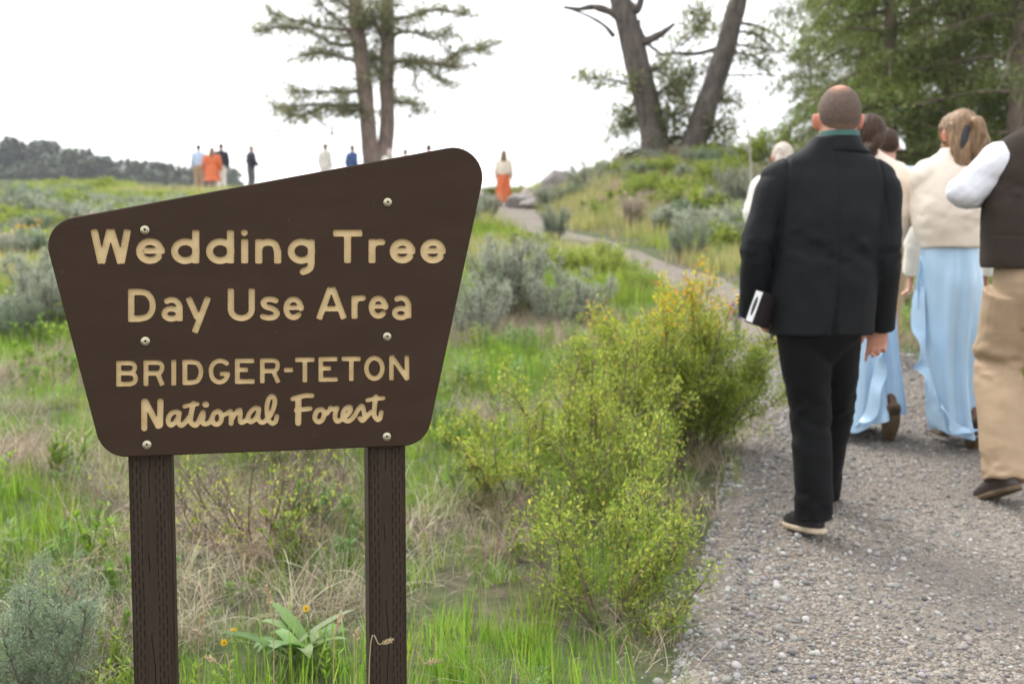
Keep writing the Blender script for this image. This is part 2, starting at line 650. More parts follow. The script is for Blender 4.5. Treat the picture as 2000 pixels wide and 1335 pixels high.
# strokes: ('L', x0,y0,x1,y1[,hw]) flat ended, ('C', [pts][,hw]) curve, ('E', cx,cy,rx,ry,a0,a1[,hw]) ellipse arc
LINES = []
g1 = dict(o=(160, 430), s=.19, hw=37)
g2 = dict(o=(520, 430), s=.19, hw=36)
def L(*a): return ('L',) + a
def C(p, hw=None): return ('C', p, hw)
def E(*a): return ('E',) + a
LINES += [
 (g1, [L(122,92,200,443), L(200,443,290,92), L(296,92,402,443), L(402,443,470,92)]),
 (g1, [E(700,315,108,97,0,322), L(632,312,852,312,31)]),
 (g1, [E(1063,317,111,97,0,360), L(1170,98,1170,443)]),
 (g1, [E(1422,317,111,97,0,360), L(1527,100,1527,443)]),
 (g1, [L(1673,190,1673,443), E(1670,127,1,1,0,360,35)]),
 (g1, [L(1818,192,1818,445), C([(1818,310),(1840,250),(1915,224),(1985,250),(2012,325)]), L(2012,300,2012,445)]),
 (g2, [E(362,317,107,96,0,360), L(463,195,463,450), C([(463,430),(455,480),(425,510),(378,528)])]),
 (g2, [L(688,132,988,132,35), L(836,120,836,440)]),
 (g2, [L(1088,192,1088,440), C([(1088,295),(1110,240),(1160,224),(1192,224)],34)]),
 (g2, [E(1400,317,96,91,0,322), L(1335,312,1532,312,31)]),
 (g2, [E(1714,317,96,91,0,322), L(1650,312,1845,312,31)]),
]
g3 = dict(o=(230, 550), s=.15, hw=41)
g4 = dict(o=(520, 550), s=.15, hw=40)
LINES += [
 (g3, [L(175,92,175,520), L(135,132,305,131), C([(285,131),(375,150),(435,220),(455,302),(438,390),(380,455),(285,479)]), L(140,480,305,480)]),
 (g3, [E(700,415,94,66,0,360,39), L(805,300,805,512), C([(640,252),(690,233),(750,245),(793,290),(805,345)],39)]),
 (g3, [L(918,202,1042,480), L(1178,198,1000,662)]),
 (g3, [L(1473,85,1473,380), L(1745,85,1745,380), E(1609,360,136,112,180,360)]),
 (g4, [C([(125,243),(60,226),(-5,232),(-38,275),(-5,322),(60,342),(122,375),(142,415),(105,455),(40,468),(-20,460),(-45,450)],38)]),
 (g4, [E(355,345,96,117,0,316,38), L(288,336,490,336,30)]),
 (g4, [L(838,72,685,487), L(860,72,1014,482), L(745,351,950,350,34)]),
 (g4, [L(1150,180,1150,480), C([(1150,295),(1175,230),(1225,213),(1260,212)],38)]),
 (g4, [E(1460,330,90,114,0,316,38), L(1398,320,1590,320,30)]),
 (g4, [E(1755,405,82,60,0,360,36), L(1850,270,1850,472,39), C([(1702,224),(1745,209),(1800,219),(1838,260),(1850,320)],37)]),
]
g5 = dict(o=(210, 680), s=.15, hw=32)
g6 = dict(o=(510, 680), s=.155, hw=29)
LINES += [
 (g5, [L(145,165,145,495), L(112,190,300,190,30), C([(285,190),(335,202),(356,245),(335,300),(285,320)],30), L(145,320,300,320,30), C([(285,320),(343,336),(366,395),(340,445),(285,463)],31), L(115,463,300,463,31)]),
 (g5, [L(500,155,500,488), L(468,184,655,183,30), C([(640,183),(690,197),(711,243),(690,305),(640,323)],30), L(500,324,655,323,30), L(650,315,716,482,31)]),
 (g5, [L(862,148,862,481)]),
 (g5, [L(1007,148,1007,475), L(975,177,1110,176,30), C([(1095,176),(1170,192),(1208,250),(1217,307),(1203,372),(1163,425),(1095,443)],31), L(980,444,1110,444,31)]),
 (g5, [C([(1552,194),(1508,168),(1455,161),(1395,185),(1355,240),(1347,305),(1365,380),(1410,425),(1460,438),(1515,420),(1553,375),(1563,335)],31), L(1462,330,1594,330,29)]),
 (g5, [L(1690,132,1690,460), L(1662,161,1912,160,30), L(1690,278,1829,277,30), L(1666,430,1917,428,31)]),
 (g6, [L(15,125,15,438), L(-14,152,165,152,28), C([(150,152),(195,167),(209,215),(190,270),(150,283)],28), L(15,284,160,283,28), L(152,280,218,432,28)]),
 (g6, [L(288,272,402,270,29)]),
 (g6, [L(428,143,672,141), L(552,130,552,426)]),
 (g6, [L(753,108,753,418), L(726,135,962,133,28), L(753,250,882,250,28), L(728,391,967,390,28)]),
 (g6, [L(1015,131,1256,130), L(1137,120,1137,411)]),
 (g6, [E(1428,250,101,129,0,360,30)]),
 (g6, [L(1643,92,1643,400), L(1640,92,1850,395,30), L(1838,90,1838,392)]),
]
g7 = dict(o=(260, 750), s=.15, hw=39, thin=.87)
g8 = dict(o=(530, 750), s=.15, hw=38, thin=.87)
WORDS = [
 (g7, [C([(145,225),(145,570)],46), C([(160,222),(325,540)],45), C([(356,222),(349,530)],47),
  C([(600,372),(555,357),(500,378),(464,430),(458,490),(490,530),(540,500),(583,440),(600,372)],38), C([(600,372),(592,440),(592,500),(622,535),(665,510),(725,430)],37),
  C([(785,250),(762,350),(748,430),(748,488),(800,530),(840,505),(905,375)],40), C([(668,287),(740,270),(838,256)],31), C([(785,246),(787,244)],36),
  C([(912,362),(912,430),(900,490),(930,515),(985,500),(1030,440)],37), E(945,262,7,2,0,360,40),
  C([(1110,348),(1055,377),(1030,440),(1045,500),(1090,520),(1135,490),(1152,430),(1140,378),(1110,348)],38), C([(1145,395),(1190,395),(1230,368),(1265,348)],32),
  C([(1268,350),(1276,420),(1276,508)],37), C([(1276,470),(1325,390),(1385,332),(1398,375),(1392,440),(1402,492),(1440,488),(1500,440)],36),
  C([(1637,318),(1590,308),(1540,345),(1505,400),(1498,455),(1532,488),(1590,450),(1625,390),(1637,318)],36), C([(1637,318),(1628,390),(1628,450),(1662,490),(1710,485),(1790,395),(1838,275),(1843,190),(1808,153),(1770,185),(1745,270),(1745,380),(1762,462),(1812,507),(1856,482),(1872,415)],36)]),
 (g8, [C([(352,200),(350,500)],47), C([(278,188),(360,165),(450,146),(528,147)],36), C([(325,338),(420,325),(505,315)],35),
  C([(650,325),(600,342),(570,400),(570,450),(607,487),(655,470),(686,410),(682,350),(650,325)],37), C([(688,392),(722,378),(752,342),(768,312)],34),
  C([(770,306),(800,322),(855,309)],36), C([(855,309),(836,370),(830,430),(852,478),(905,462),(985,400),(1026,345),(1030,302),(1000,297),(958,325),(932,380),(937,440),(975,475),(1022,470),(1075,420),(1115,355),(1150,305),(1184,282),(1203,350),(1214,410),(1210,450),(1184,470),(1150,440)],36),
  C([(1210,455),(1260,400),(1300,360)],36), C([(1362,166),(1348,250),(1340,340),(1342,405),(1378,455),(1415,440),(1432,365)],37), C([(1252,206),(1330,190),(1458,180)],32), C([(1362,160),(1364,160)],36)]),
]


def contours(glyph, step=0.8):
    g, st = glyph
    o = np.array(g['o'], float); s = g['s']
    prim = []
    for k in st:
        if k[0] == 'L':
            hw = (k[5] if len(k) > 5 else g['hw']) * s
            a = o + s * np.array(k[1:3]); b = o + s * np.array(k[3:5])
            prim.append(('L', a, b, hw))
        else:
            if k[0] == 'C':
                pts = crom(np.array(k[1], float), 8); hw = (k[2] or g['hw']) * s * g.get('thin', 0.97)
            else:
                pts = ell(*k[1:7]); hw = (k[7] if len(k) > 7 else g['hw']) * s * 0.96
            prim.append(('C', o + s * pts, None, hw))
    allp = np.vstack([np.vstack([p[1], p[2]]) if p[0] == 'L' else p[1] for p in prim])
    lo = allp.min(0) - 12; hi = allp.max(0) + 12
    X = np.arange(lo[0], hi[0], step); Y = np.arange(lo[1], hi[1], step)
    GXx, GYy = np.meshgrid(X, Y)
    P = np.stack([GXx.ravel(), GYy.ravel()], 1)
    f = np.full(len(P), 1e9)
    for p in prim:
        d = seg_field(P, p[1], p[2], p[3], p[3] * 0.42) if p[0] == 'L' else poly_field(P, p[1], p[3])
        # slightly rounded inner corners, as a router leaves them
        k_ = 0.7
        h = np.clip(0.5 + 0.5 * (f - d) / k_, 0, 1)
        f = f * (1 - h) + d * h - k_ * h * (1 - h) if np.isfinite(f).all() else d
    f = f + 0.25 * (vn(np.column_stack([P * 0.35, np.zeros(len(P))]), 3) - 0.5)
    f = f.reshape(GXx.shape)
    return march(f, X, Y)


def march(f, X, Y):
    ins = f < 0
    segs = {}
    ny_, nx_ = f.shape

    def ipt(key):
        (i, j, d) = key
        if d == 0:
            t = f[i, j] / (f[i, j] - f[i, j + 1]); return (X[j] + t * (X[j + 1] - X[j]), Y[i])
        t = f[i, j] / (f[i, j] - f[i + 1, j]); return (X[j], Y[i] + t * (Y[i + 1] - Y[i]))
    cs = ins[:-1, :-1] * 1 + ins[:-1, 1:] * 2 + ins[1:, 1:] * 4 + ins[1:, :-1] * 8
    nxt = {}
    for i, j in zip(*np.nonzero((cs > 0) & (cs < 15))):
        c = cs[i, j]
        T, Rr, Bb, Lf = (i, j, 0), (i, j + 1, 1), (i + 1, j, 0), (i, j, 1)
        tab = {1: [(T, Lf)], 2: [(Rr, T)], 3: [(Rr, Lf)], 4: [(Bb, Rr)], 5: [(T, Lf), (Bb, Rr)], 6: [(Bb, T)], 7: [(Bb, Lf)],
               8: [(Lf, Bb)], 9: [(T, Bb)], 10: [(Rr, T), (Lf, Bb)], 11: [(Rr, Bb)], 12: [(Lf, Rr)], 13: [(T, Rr)], 14: [(Lf, T)]}
        for a, b in tab[c]: nxt[a] = b
    loops = []
    while nxt:
        a = next(iter(nxt)); lp = []
        while a in nxt:
            lp.append(ipt(a)); a = nxt.pop(a)
        if len(lp) > 8:
            q = np.array(lp)
            # light smoothing, then drop points on straight runs
            for _ in range(2): q = 0.5 * q + 0.25 * (np.roll(q, 1, 0) + np.roll(q, -1, 0))
            keep = [q[0]]
            for k in range(1, len(q)):
                d0 = q[k] - keep[-1]
                d1 = q[(k + 1) % len(q)] - q[k]
                if np.hypot(*d0) > 5 or abs(d0[0] * d1[1] - d0[1] * d1[0]) > 0.03 * np.hypot(*d0) * np.hypot(*d1) + 1e-6 and np.hypot(*d0) > 0.7:
                    keep.append(q[k])
            loops.append(np.array(keep))
    return loops


def fill2d(loops):
    """triangulated flat fill of nested loops (u, z) -> verts (N,2), tris"""
    cu = bpy.data.curves.new('fill', 'CURVE')
    cu.dimensions = '2D'; cu.fill_mode = 'FRONT'
    for lp in loops:
        sp = cu.splines.new('POLY'); sp.points.add(len(lp) - 1)
        a = np.zeros((len(lp), 4)); a[:, :2] = lp; a[:, 3] = 1
        sp.points.foreach_set('co', a.ravel()); sp.use_cyclic_u = True
    o = bpy.data.objects.new('fill_tmp', cu)
    COL.objects.link(o)
    dg = bpy.context.evaluated_depsgraph_get()
    me = bpy.data.meshes.new_from_object(o.evaluated_get(dg))
    co = coords(me)[:, :2]
    fs = [list(p.vertices) for p in me.polygons]
    bpy.data.objects.remove(o); bpy.data.curves.remove(cu); bpy.data.meshes.remove(me)
    tr = []
    for fc in fs:
        for k in range(1, len(fc) - 1): tr.append([fc[0], fc[k], fc[k + 1]])
    tr = np.array(tr)
    a, b_, c = co[tr[:, 0]], co[tr[:, 1]], co[tr[:, 2]]
    flip = ((b_ - a)[:, 0] * (c - a)[:, 1] - (b_ - a)[:, 1] * (c - a)[:, 0]) < 0
    tr[flip] = tr[flip][:, ::-1]
    return co, tr


# board outline with rounded corners, in pixels then on the plane
corn = [onplane(*p) for p in [(80, 436), (201, 894), (832, 869), (960, 273)]]
rad_ = [0.060, 0.062, 0.062, 0.064]
out_ = []
for i in range(4):
    p = corn[i]; a = unit(corn[i - 1] - p); b_ = unit(corn[(i + 1) % 4] - p)
    ang = math.acos(np.clip(a @ b_, -1, 1)); d = rad_[i] / math.tan(ang / 2)
    cc = p + unit(a + b_) * rad_[i] / math.sin(ang / 2)
    v0 = p + a * d - cc; v1_ = p + b_ * d - cc
    t0 = math.atan2(v0[1], v0[0]); t1 = math.atan2(v1_[1], v1_[0])
    while t1 - t0 > math.pi: t1 -= 2 * math.pi
    while t1 - t0 < -math.pi: t1 += 2 * math.pi
    for t in np.linspace(t0, t1, 12): out_.append(cc + rad_[i] * np.array([math.cos(t), math.sin(t)]))
outline = np.array(out_)
outline[:, 1] -= ZS
BT = 0.024          # board thickness
BV = 0.0022         # eased edge

M_brown, nt, b = _mat('brown_sign_paint')
nA = noise_node(nt, 9.0, 8, 0.72, stretch=(0.5, 1, 1.6))
nB = noise_node(nt, 60, 4, 0.7, stretch=(0.25, 1, 3.5))
rA = ramp(nt, nA.outputs['Fac'], [(0.3, (0.037, 0.0222, 0.0145)), (0.5, (0.041, 0.0252, 0.0166)), (0.72, (0.049, 0.0305, 0.0205))])
spk = noise_node(nt, 130, 2, 0.5)
rS = ramp(nt, spk.outputs['Fac'], [(0.735, (0, 0, 0)), (0.775, (1, 1, 1))])
mS = nt.nodes.new('ShaderNodeMix'); mS.data_type = 'RGBA'
mS.inputs['B'].default_value = (0.20, 0.16, 0.13, 1)
ms_ = nt.nodes.new('ShaderNodeMath'); ms_.operation = 'MULTIPLY'; ms_.inputs[1].default_value = 0.5
nt.links.new(rS.outputs[0], ms_.inputs[0]); nt.links.new(ms_.outputs[0], mS.inputs['Factor'])
nt.links.new(rA.outputs[0], mS.inputs['A'])
nt.links.new(mS.outputs['Result'], b.inputs['Base Color'])
rr_ = nt.nodes.new('ShaderNodeMapRange'); rr_.inputs[3].default_value = 0.50; rr_.inputs[4].default_value = 0.68
nt.links.new(nB.outputs['Fac'], rr_.inputs[0]); nt.links.new(rr_.outputs[0], b.inputs['Roughness'])
b.inputs['Specular IOR Level'].default_value = 0.09
bump(nt, b, nB.outputs['Fac'], 0.35, 0.0012)

M_tan, nt, b = _mat('tan_letter_paint')
nA = noise_node(nt, 40, 4, 0.65)
rA = ramp(nt, nA.outputs['Fac'], [(0.3, (0.49, 0.36, 0.175)), (0.7, (0.60, 0.455, 0.245))])
nD = noise_node(nt, 75, 4, 0.7, stretch=(1, 1, 0.6))
rD = ramp(nt, nD.outputs['Fac'], [(0.70, (1, 1, 1)), (0.78, (0.18, 0.14, 0.10))])
mD = nt.nodes.new('ShaderNodeMix'); mD.data_type = 'RGBA'; mD.blend_type = 'MULTIPLY'; mD.inputs['Factor'].default_value = 0.85
nt.links.new(rA.outputs[0], mD.inputs['A']); nt.links.new(rD.outputs[0], mD.inputs['B'])
nt.links.new(mD.outputs['Result'], b.inputs['Base Color'])
b.inputs['Roughness'].default_value = 0.6
bump(nt, b, nA.outputs['Fac'], 0.3, 0.001)

holes, glyphs = [], []
for gl in LINES + WORDS:
    lps = []
    for lp in contours(gl):
        w = np.array([onplane(*p) for p in lp]); w[:, 1] -= ZS
        lps.append(w)
    glyphs.append(lps)
    holes += lps

# front face with the grooves left open, chamfer, sides and back
inner = outline.copy()
c0 = outline.mean(0)
tangent = unit(np.roll(outline, -1, 0) - np.roll(outline, 1, 0))
nrm = np.stack([-tangent[:, 1], tangent[:, 0]], 1)
if np.mean(np.sum(nrm * (c0 - outline), 1)) < 0: nrm = -nrm
inner = outline + nrm * BV
fv, ft = fill2d([inner] + holes)
g = Geo()
g.add(np.stack([fv[:, 0], np.zeros(len(fv)), fv[:, 1]], 1), t=ft)
n = len(outline)
rings_ = np.vstack([np.stack([inner[:, 0], np.zeros(n), inner[:, 1]], 1), np.stack([outline[:, 0], np.full(n, BV), outline[:, 1]], 1),
                    np.stack([outline[:, 0], np.full(n, BT), outline[:, 1]], 1)])
q = []
for k in range(2):
    for j in range(n):
        q.append([k * n + j, k * n + (j + 1) % n, (k + 1) * n + (j + 1) % n, (k + 1) * n + j])
q = np.array(q)
area = np.sum(outline[:, 0] * np.roll(outline[:, 1], -1) - np.roll(outline[:, 0], -1) * outline[:, 1])
if area > 0: q = q[:, ::-1]
g.add(rings_, q)
bv_, bt_ = fill2d([outline])
g.add(np.stack([bv_[:, 0], np.full(len(bv_), BT), bv_[:, 1]], 1), t=bt_[:, ::-1])
board = link('board', g.mesh('board', False, False), M_brown, sign)
DEP = 0.0062
for k, lps in enumerate(glyphs):
    g = Geo()
    fv, ft = fill2d(lps)
    g.add(np.stack([fv[:, 0], np.full(len(fv), DEP), fv[:, 1]], 1), t=ft)
    for lp in lps:
        m = len(lp)
        vv = np.vstack([np.stack([lp[:, 0], np.full(m, 0.0002), lp[:, 1]], 1), np.stack([lp[:, 0], np.full(m, DEP), lp[:, 1]], 1)])
        g.add(vv, [[j, (j + 1) % m, m + (j + 1) % m, m + j] for j in range(m)])
    link('letter' if k < len(LINES) else 'script_word', g.mesh('letter', False, False), M_tan, board)

# posts of incised timber
M_post, nt, b = _mat('incised_post_paint')
tc = nt.nodes.new('ShaderNodeTexCoord')
sx = nt.nodes.new('ShaderNodeSeparateXYZ'); nt.links.new(tc.outputs['Object'], sx.inputs[0])


def mth(op, a, bb=None, cc=None):
    m = nt.nodes.new('ShaderNodeMath'); m.operation = op
    for k, v in enumerate((a, bb, cc)):
        if v is None: continue
        if isinstance(v, (int, float)): m.inputs[k].default_value = v
        else: nt.links.new(v, m.inputs[k])
    return m.outputs[0]


wob = noise_node(nt, 9, 2, 0.5)
ux = mth('ADD', sx.outputs[0], mth('MULTIPLY', mth('SUBTRACT', wob.outputs['Fac'], 0.5), 0.004))
colf = mth('DIVIDE', ux, 0.0078)
cid = mth('FLOOR', colf)
cfr = mth('ABSOLUTE', mth('SUBTRACT', mth('FRACT', colf), 0.5))
zf = mth('ADD', mth('DIVIDE', sx.outputs[2], 0.0262), mth('MULTIPLY', cid, 0.5))
zz = mth('ABSOLUTE', mth('SUBTRACT', mth('FRACT', zf), 0.5))
slot = mth('MULTIPLY', mth('LESS_THAN', cfr, 0.11), mth('LESS_THAN', zz, 0.33))
ax = mth('ABSOLUTE', mth('ADD', sx.outputs[0], 0.002))
band = mth('MULTIPLY', mth('GREATER_THAN', ax, 0.0105), mth('LESS_THAN', ax, 0.037))
slot = mth('MULTIPLY', slot, band)
wn = noise_node(nt, 5, 4, 0.6)
crk = mth('ABSOLUTE', mth('SUBTRACT', mth('ADD', sx.outputs[0], 0.003), mth('MULTIPLY', mth('SUBTRACT', wn.outputs['Fac'], 0.5), 0.03)))
crk = mth('MULTIPLY', mth('LESS_THAN', crk, 0.0009), mth('GREATER_THAN', noise_node(nt, 2.2, 2).outputs['Fac'], 0.47))
dark = mth('MAXIMUM', slot, crk)
nP = noise_node(nt, 30, 5, 0.65, stretch=(3, 3, 0.3))
rP = ramp(nt, nP.outputs['Fac'], [(0.3, (0.030, 0.020, 0.0135)), (0.7, (0.047, 0.032, 0.022))])
mp = nt.nodes.new('ShaderNodeMix'); mp.data_type = 'RGBA'
mp.inputs['B'].default_value = (0.004, 0.003, 0.0025, 1)
nt.links.new(dark, mp.inputs['Factor']); nt.links.new(rP.outputs[0], mp.inputs['A'])
nt.links.new(mp.outputs['Result'], b.inputs['Base Color'])
b.inputs['Roughness'].default_value = 0.7
b.inputs['Specular IOR Level'].default_value = 0.16
hh = mth('SUBTRACT', mth('MULTIPLY', nP.outputs['Fac'], 0.3), dark)
bump(nt, b, hh, 0.7, 0.003)
for (x0, x1, yy, top) in [(250, 334.5, 893, (295, 440)), (718.6, 792, 873, (757, 380))]:
    a = onplane(x0, yy, BT)[0]; c = onplane(x1, yy, BT)[0]
    w = (c - a)
    zt = onplane(*top, BT)[1] - ZS
    bm = bmesh.new()
    bmesh.ops.create_cube(bm, size=1)
    bmesh.ops.scale(bm, vec=(w, 0.089, zt + 0.5), verts=bm.verts)
    bmesh.ops.bevel(bm, geom=bm.edges[:], offset=0.004, segments=2, affect='EDGES')
    me = bpy.data.meshes.new('post'); bm.to_mesh(me); bm.free()
    po = link('post', me, M_post, sign)
    po.location = ((a + c) / 2, BT + 0.0015 + 0.0445, (zt - 0.5) / 2)

# bolts with washers
M_bolt = mat_plain('galvanised_bolt', (0.50, 0.45, 0.32), 0.42, 0.3, 300, 0.3, 500, 0.0004, metal=0.85)
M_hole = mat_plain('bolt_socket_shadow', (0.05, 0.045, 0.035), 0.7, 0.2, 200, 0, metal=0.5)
prof = [(0.0000, 0.0), (0.0086, 0.0), (0.0092, 0.0007), (0.0092, 0.0016), (0.0086, 0.0022), (0.0062, 0.0023), (0.0060, 0.0036), (0.0052, 0.0046), (0.0034, 0.0050), (0.0027, 0.0046), (0.0024, 0.0022)]
ns = 24
bvv = []
for r_, d_ in prof[1:]:
    a = np.linspace(0, 2 * math.pi, ns, endpoint=False)
    bvv.append(np.stack([np.cos(a) * r_, np.full(ns, -d_), np.sin(a) * r_], 1))
m = len(bvv)
i = np.arange(m - 1)[:, None] * ns; j = np.arange(ns)[None, :]; k = (j + 1) % ns
bq = np.stack([i + j, i + k, i + ns + k, i + ns + j], -1).reshape(-1, 4)
bolt_me = mesh_np('bolt', np.vstack(bvv), bq, smooth=True)
a = np.linspace(0, 2 * math.pi, 6, endpoint=False)
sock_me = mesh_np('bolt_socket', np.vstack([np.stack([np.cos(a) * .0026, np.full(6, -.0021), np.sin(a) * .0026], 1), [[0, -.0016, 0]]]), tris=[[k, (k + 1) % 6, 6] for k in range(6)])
for (px, py) in [(283, 449), (757, 395), (284, 666), (756, 657), (287, 868), (755.5, 852)]:
    p = onplane(px, py)
    bo = link('bolt', bolt_me, M_bolt, sign)
    bo.location = (p[0], 0.0, p[1] - ZS)
    bo.rotation_euler = (0, rng.random() * 6, 0)
    link('socket', sock_me, M_hole, bo)
# ------------------------------------------------------------------ people
M_skin = mat_plain('skin', (0.52, 0.27, 0.19), 0.5, 0.12, 14, 0.15, 250, 0.0006, sss=0.08, tint=True)
M_blacksuit = mat_plain('black_wool', (0.0060, 0.0066, 0.0078), 0.7, 0.25, 20, 0.25, 700, 0.0006, sheen=0.025, spec=0.18)
M_blacktrs = mat_plain('black_trouser_cloth', (0.0040, 0.0042, 0.0048), 0.75, 0.25, 20, 0.25, 700, 0.0006, sheen=0.02, spec=0.15)
M_green = mat_plain('green_collar_cloth', (0.03, 0.10, 0.085), 0.7, 0.1, 30, 0.1)
M_shoe = mat_plain('black_shoe_leather', (0.012, 0.012, 0.013), 0.28, 0.2, 30, 0.15, 120, 0.0008)
M_sole = mat_plain('tan_shoe_sole', (0.50, 0.40, 0.29), 0.7, 0.2, 60, 0.2, 200)
M_brownshoe = mat_plain('brown_boot_leather', (0.16, 0.07, 0.035), 0.5, 0.25, 20, 0.2, 120)
M_boot_sole = mat_plain('worn_brown_sole', (0.12, 0.08, 0.045), 0.8, 0.3, 25, 0.3, 120)
M_darkshoe = mat_plain('dark_brown_shoe_leather', (0.035, 0.024, 0.02), 0.42, 0.25, 20, 0.2, 120)
M_cream = mat_plain('cream_shawl_wool', (0.77, 0.67, 0.56), 0.9, 0.05, 6, 0.35, 260, 0.0015, sheen=0.3)
M_satin = mat_plain('blue_satin', (0.41, 0.59, 0.77), 0.30, 0.06, 5, 0.08, 300, 0.0006, sheen=0.2)
M_khaki = mat_plain('khaki_cotton', (0.36, 0.255, 0.16), 0.85, 0.08, 8, 0.25, 600, 0.0006)
M_vest = mat_plain('brown_tweed', (0.040, 0.030, 0.0245), 0.9, 0.4, 260, 0.4, 500, 0.001, spec=0.2)
M_whiteshirt = mat_plain('white_shirt_cotton', (0.66, 0.66, 0.70), 0.8, 0.05, 200, 0.2, 400, 0.0006)
M_hair_buzz = mat_plain('short_brown_hair', (0.105, 0.070, 0.052), 0.85, 0.22, 60, 0.5, 500, 0.002, tint=True)
M_hair_dark = mat_plain('dark_brown_hair', (0.045, 0.024, 0.015), 0.55, 0.5, 60, 0.5, 160, 0.003, stretch=(1, 1, 0.15), spec=0.18)
M_hair_blond = mat_plain('dark_blond_hair', (0.21, 0.13, 0.07), 0.5, 0.55, 55, 0.6, 150, 0.003, stretch=(1, 1, 0.2), spec=0.3)
M_hair_grey = mat_plain('pale_grey_hair', (0.45, 0.38, 0.32), 0.6, 0.3, 60, 0.5, 150, 0.003)
M_black_ribbon = mat_plain('black_ribbon', (0.012, 0.011, 0.013), 0.45, 0.2, 20, 0.1)
M_gold = mat_plain('gold_button', (0.75, 0.50, 0.14), 0.3, 0.1, 60, 0, metal=1)
M_orange = mat_plain('rust_orange_satin', (0.62, 0.13, 0.03), 0.5, 0.1, 5, 0.1, 200)
M_blueshirt = mat_plain('pale_blue_cotton', (0.46, 0.56, 0.72), 0.8, 0.06, 20, 0.2, 300)
M_navy = mat_plain('navy_cloth', (0.035, 0.075, 0.20), 0.8, 0.15, 20, 0.2, 300)
M_dkjacket = mat_plain('dark_jacket_cloth', (0.02, 0.022, 0.03), 0.8, 0.15, 20, 0.2, 300)
M_greytrs = mat_plain('grey_trouser_cloth', (0.10, 0.10, 0.095), 0.85, 0.15, 20, 0.2, 300)
M_ivory = mat_plain('ivory_cloth', (0.74, 0.71, 0.64), 0.85, 0.05, 10, 0.2, 300)
M_floral, nt, b = _mat('navy_floral_cloth')
nf = noise_node(nt, 34, 2, 0.5)
rf = ramp(nt, nf.outputs['Color'], [(0.0, (0.02, 0.03, 0.14)), (0.55, (0.03, 0.05, 0.24)), (0.60, (0.55, 0.33, 0.05)), (0.68, (0.06, 0.16, 0.06))])
nt.links.new(rf.outputs[0], b.inputs['Base Color']); b.inputs['Roughness'].default_value = 0.8
M_eye = mat_plain('eye', (0.25, 0.2, 0.18), 0.2, 0.3, 60, 0)


def head_parts(c, k, turn=0.0, ears=True):
    """skull, jaw, nose, lips, brow, ears around the head centre c, facing +Y turned by `turn`"""
    ct, st = math.cos(turn), math.sin(turn)

    def w(x, y, z): return np.asarray(c) + k * np.array([x * ct - y * st, x * st + y * ct, z])
    rt = (0, 0, turn)
    P = [ball(w(0, -.012, .02), np.array([.079, .098, .103]) * k, rot=rt), ball(w(0, .035, -.045), np.array([.060, .060, .072]) * k, rot=rt),
         ball(w(0, .060, -.095), np.array([.030, .030, .022]) * k, rot=rt), ball(w(0, .098, -.012), np.array([.012, .020, .026]) * k, rot=rt),
         ball(w(0, .084, .028), np.array([.055, .012, .010]) * k, rot=rt), ball(w(0, .093, -.062), np.array([.026, .010, .010]) * k, rot=rt)]
    if ears:
        for s in (-1, 1):
            P.append(ball(w(s * .086, -.004, -.012), np.array([.012, .020, .034]) * k, rot=(0.15, s * 0.28, turn - s * 0.35)))
    return P


def eyes(root, c, k, turn):
    for s in (-1, 1):
        ct, st = math.cos(turn), math.sin(turn)
        x, y, z = s * .032, .078, .008
        g = Geo().add(*ball(np.asarray(c) + k * np.array([x * ct - y * st, x * st + y * ct, z]), (.013 * k,) * 3, 10, 8))
        link('eye', g.mesh('eye'), M_eye, root)


def hand_parts(w, d, side, k=1.0, curl=(0.5, 0.55, 0.6, 0.65), thumb=0.5):
    """palm, four fingers and thumb from the wrist w along d; side = thumb side"""
    w = np.asarray(w, float); d = unit(d); side = unit(np.asarray(side) - d * np.dot(side, d)); nrm = np.cross(side, d)
    P = [tube([w - d * .03 * k, w + d * .03 * k, w + d * .085 * k], [(.022 * k, .026 * k), (.017 * k, .036 * k), (.014 * k, .040 * k)], ref=side)]
    Ls = (.075, .084, .078, .060)
    for f in range(4):
        o = (0.030 - f * 0.020) * k
        b0 = w + d * (.083 - abs(f - 1.2) * .004) * k + side * o
        pts = [b0 - d * .02 * k]; a = 0.0; p = b0; dd = d
        pts.append(p)
        for s in range(3):
            a += curl[f] * (0.6 if s == 0 else 1.0)
            dd = d * math.cos(a) + nrm * math.sin(a)
            p = p + dd * Ls[f] * k * (0.42, 0.32, 0.26)[s]
            pts.append(p)
        P.append(tube(pts, [.0095 * k, .0095 * k, .0088 * k, .008 * k, .007 * k], n=8, seg=2))
    t0 = w + d * .02 * k + side * .026 * k
    t1 = t0 + (d * .7 + side * .6) * .045 * k
    t2 = t1 + (d * .95 + side * .2 + nrm * thumb * .5) * .034 * k
    P.append(tube([w + d * .01 * k, t0, t1, t2], [.013 * k, .013 * k, .011 * k, .009 * k], n=8, seg=2))
    return P


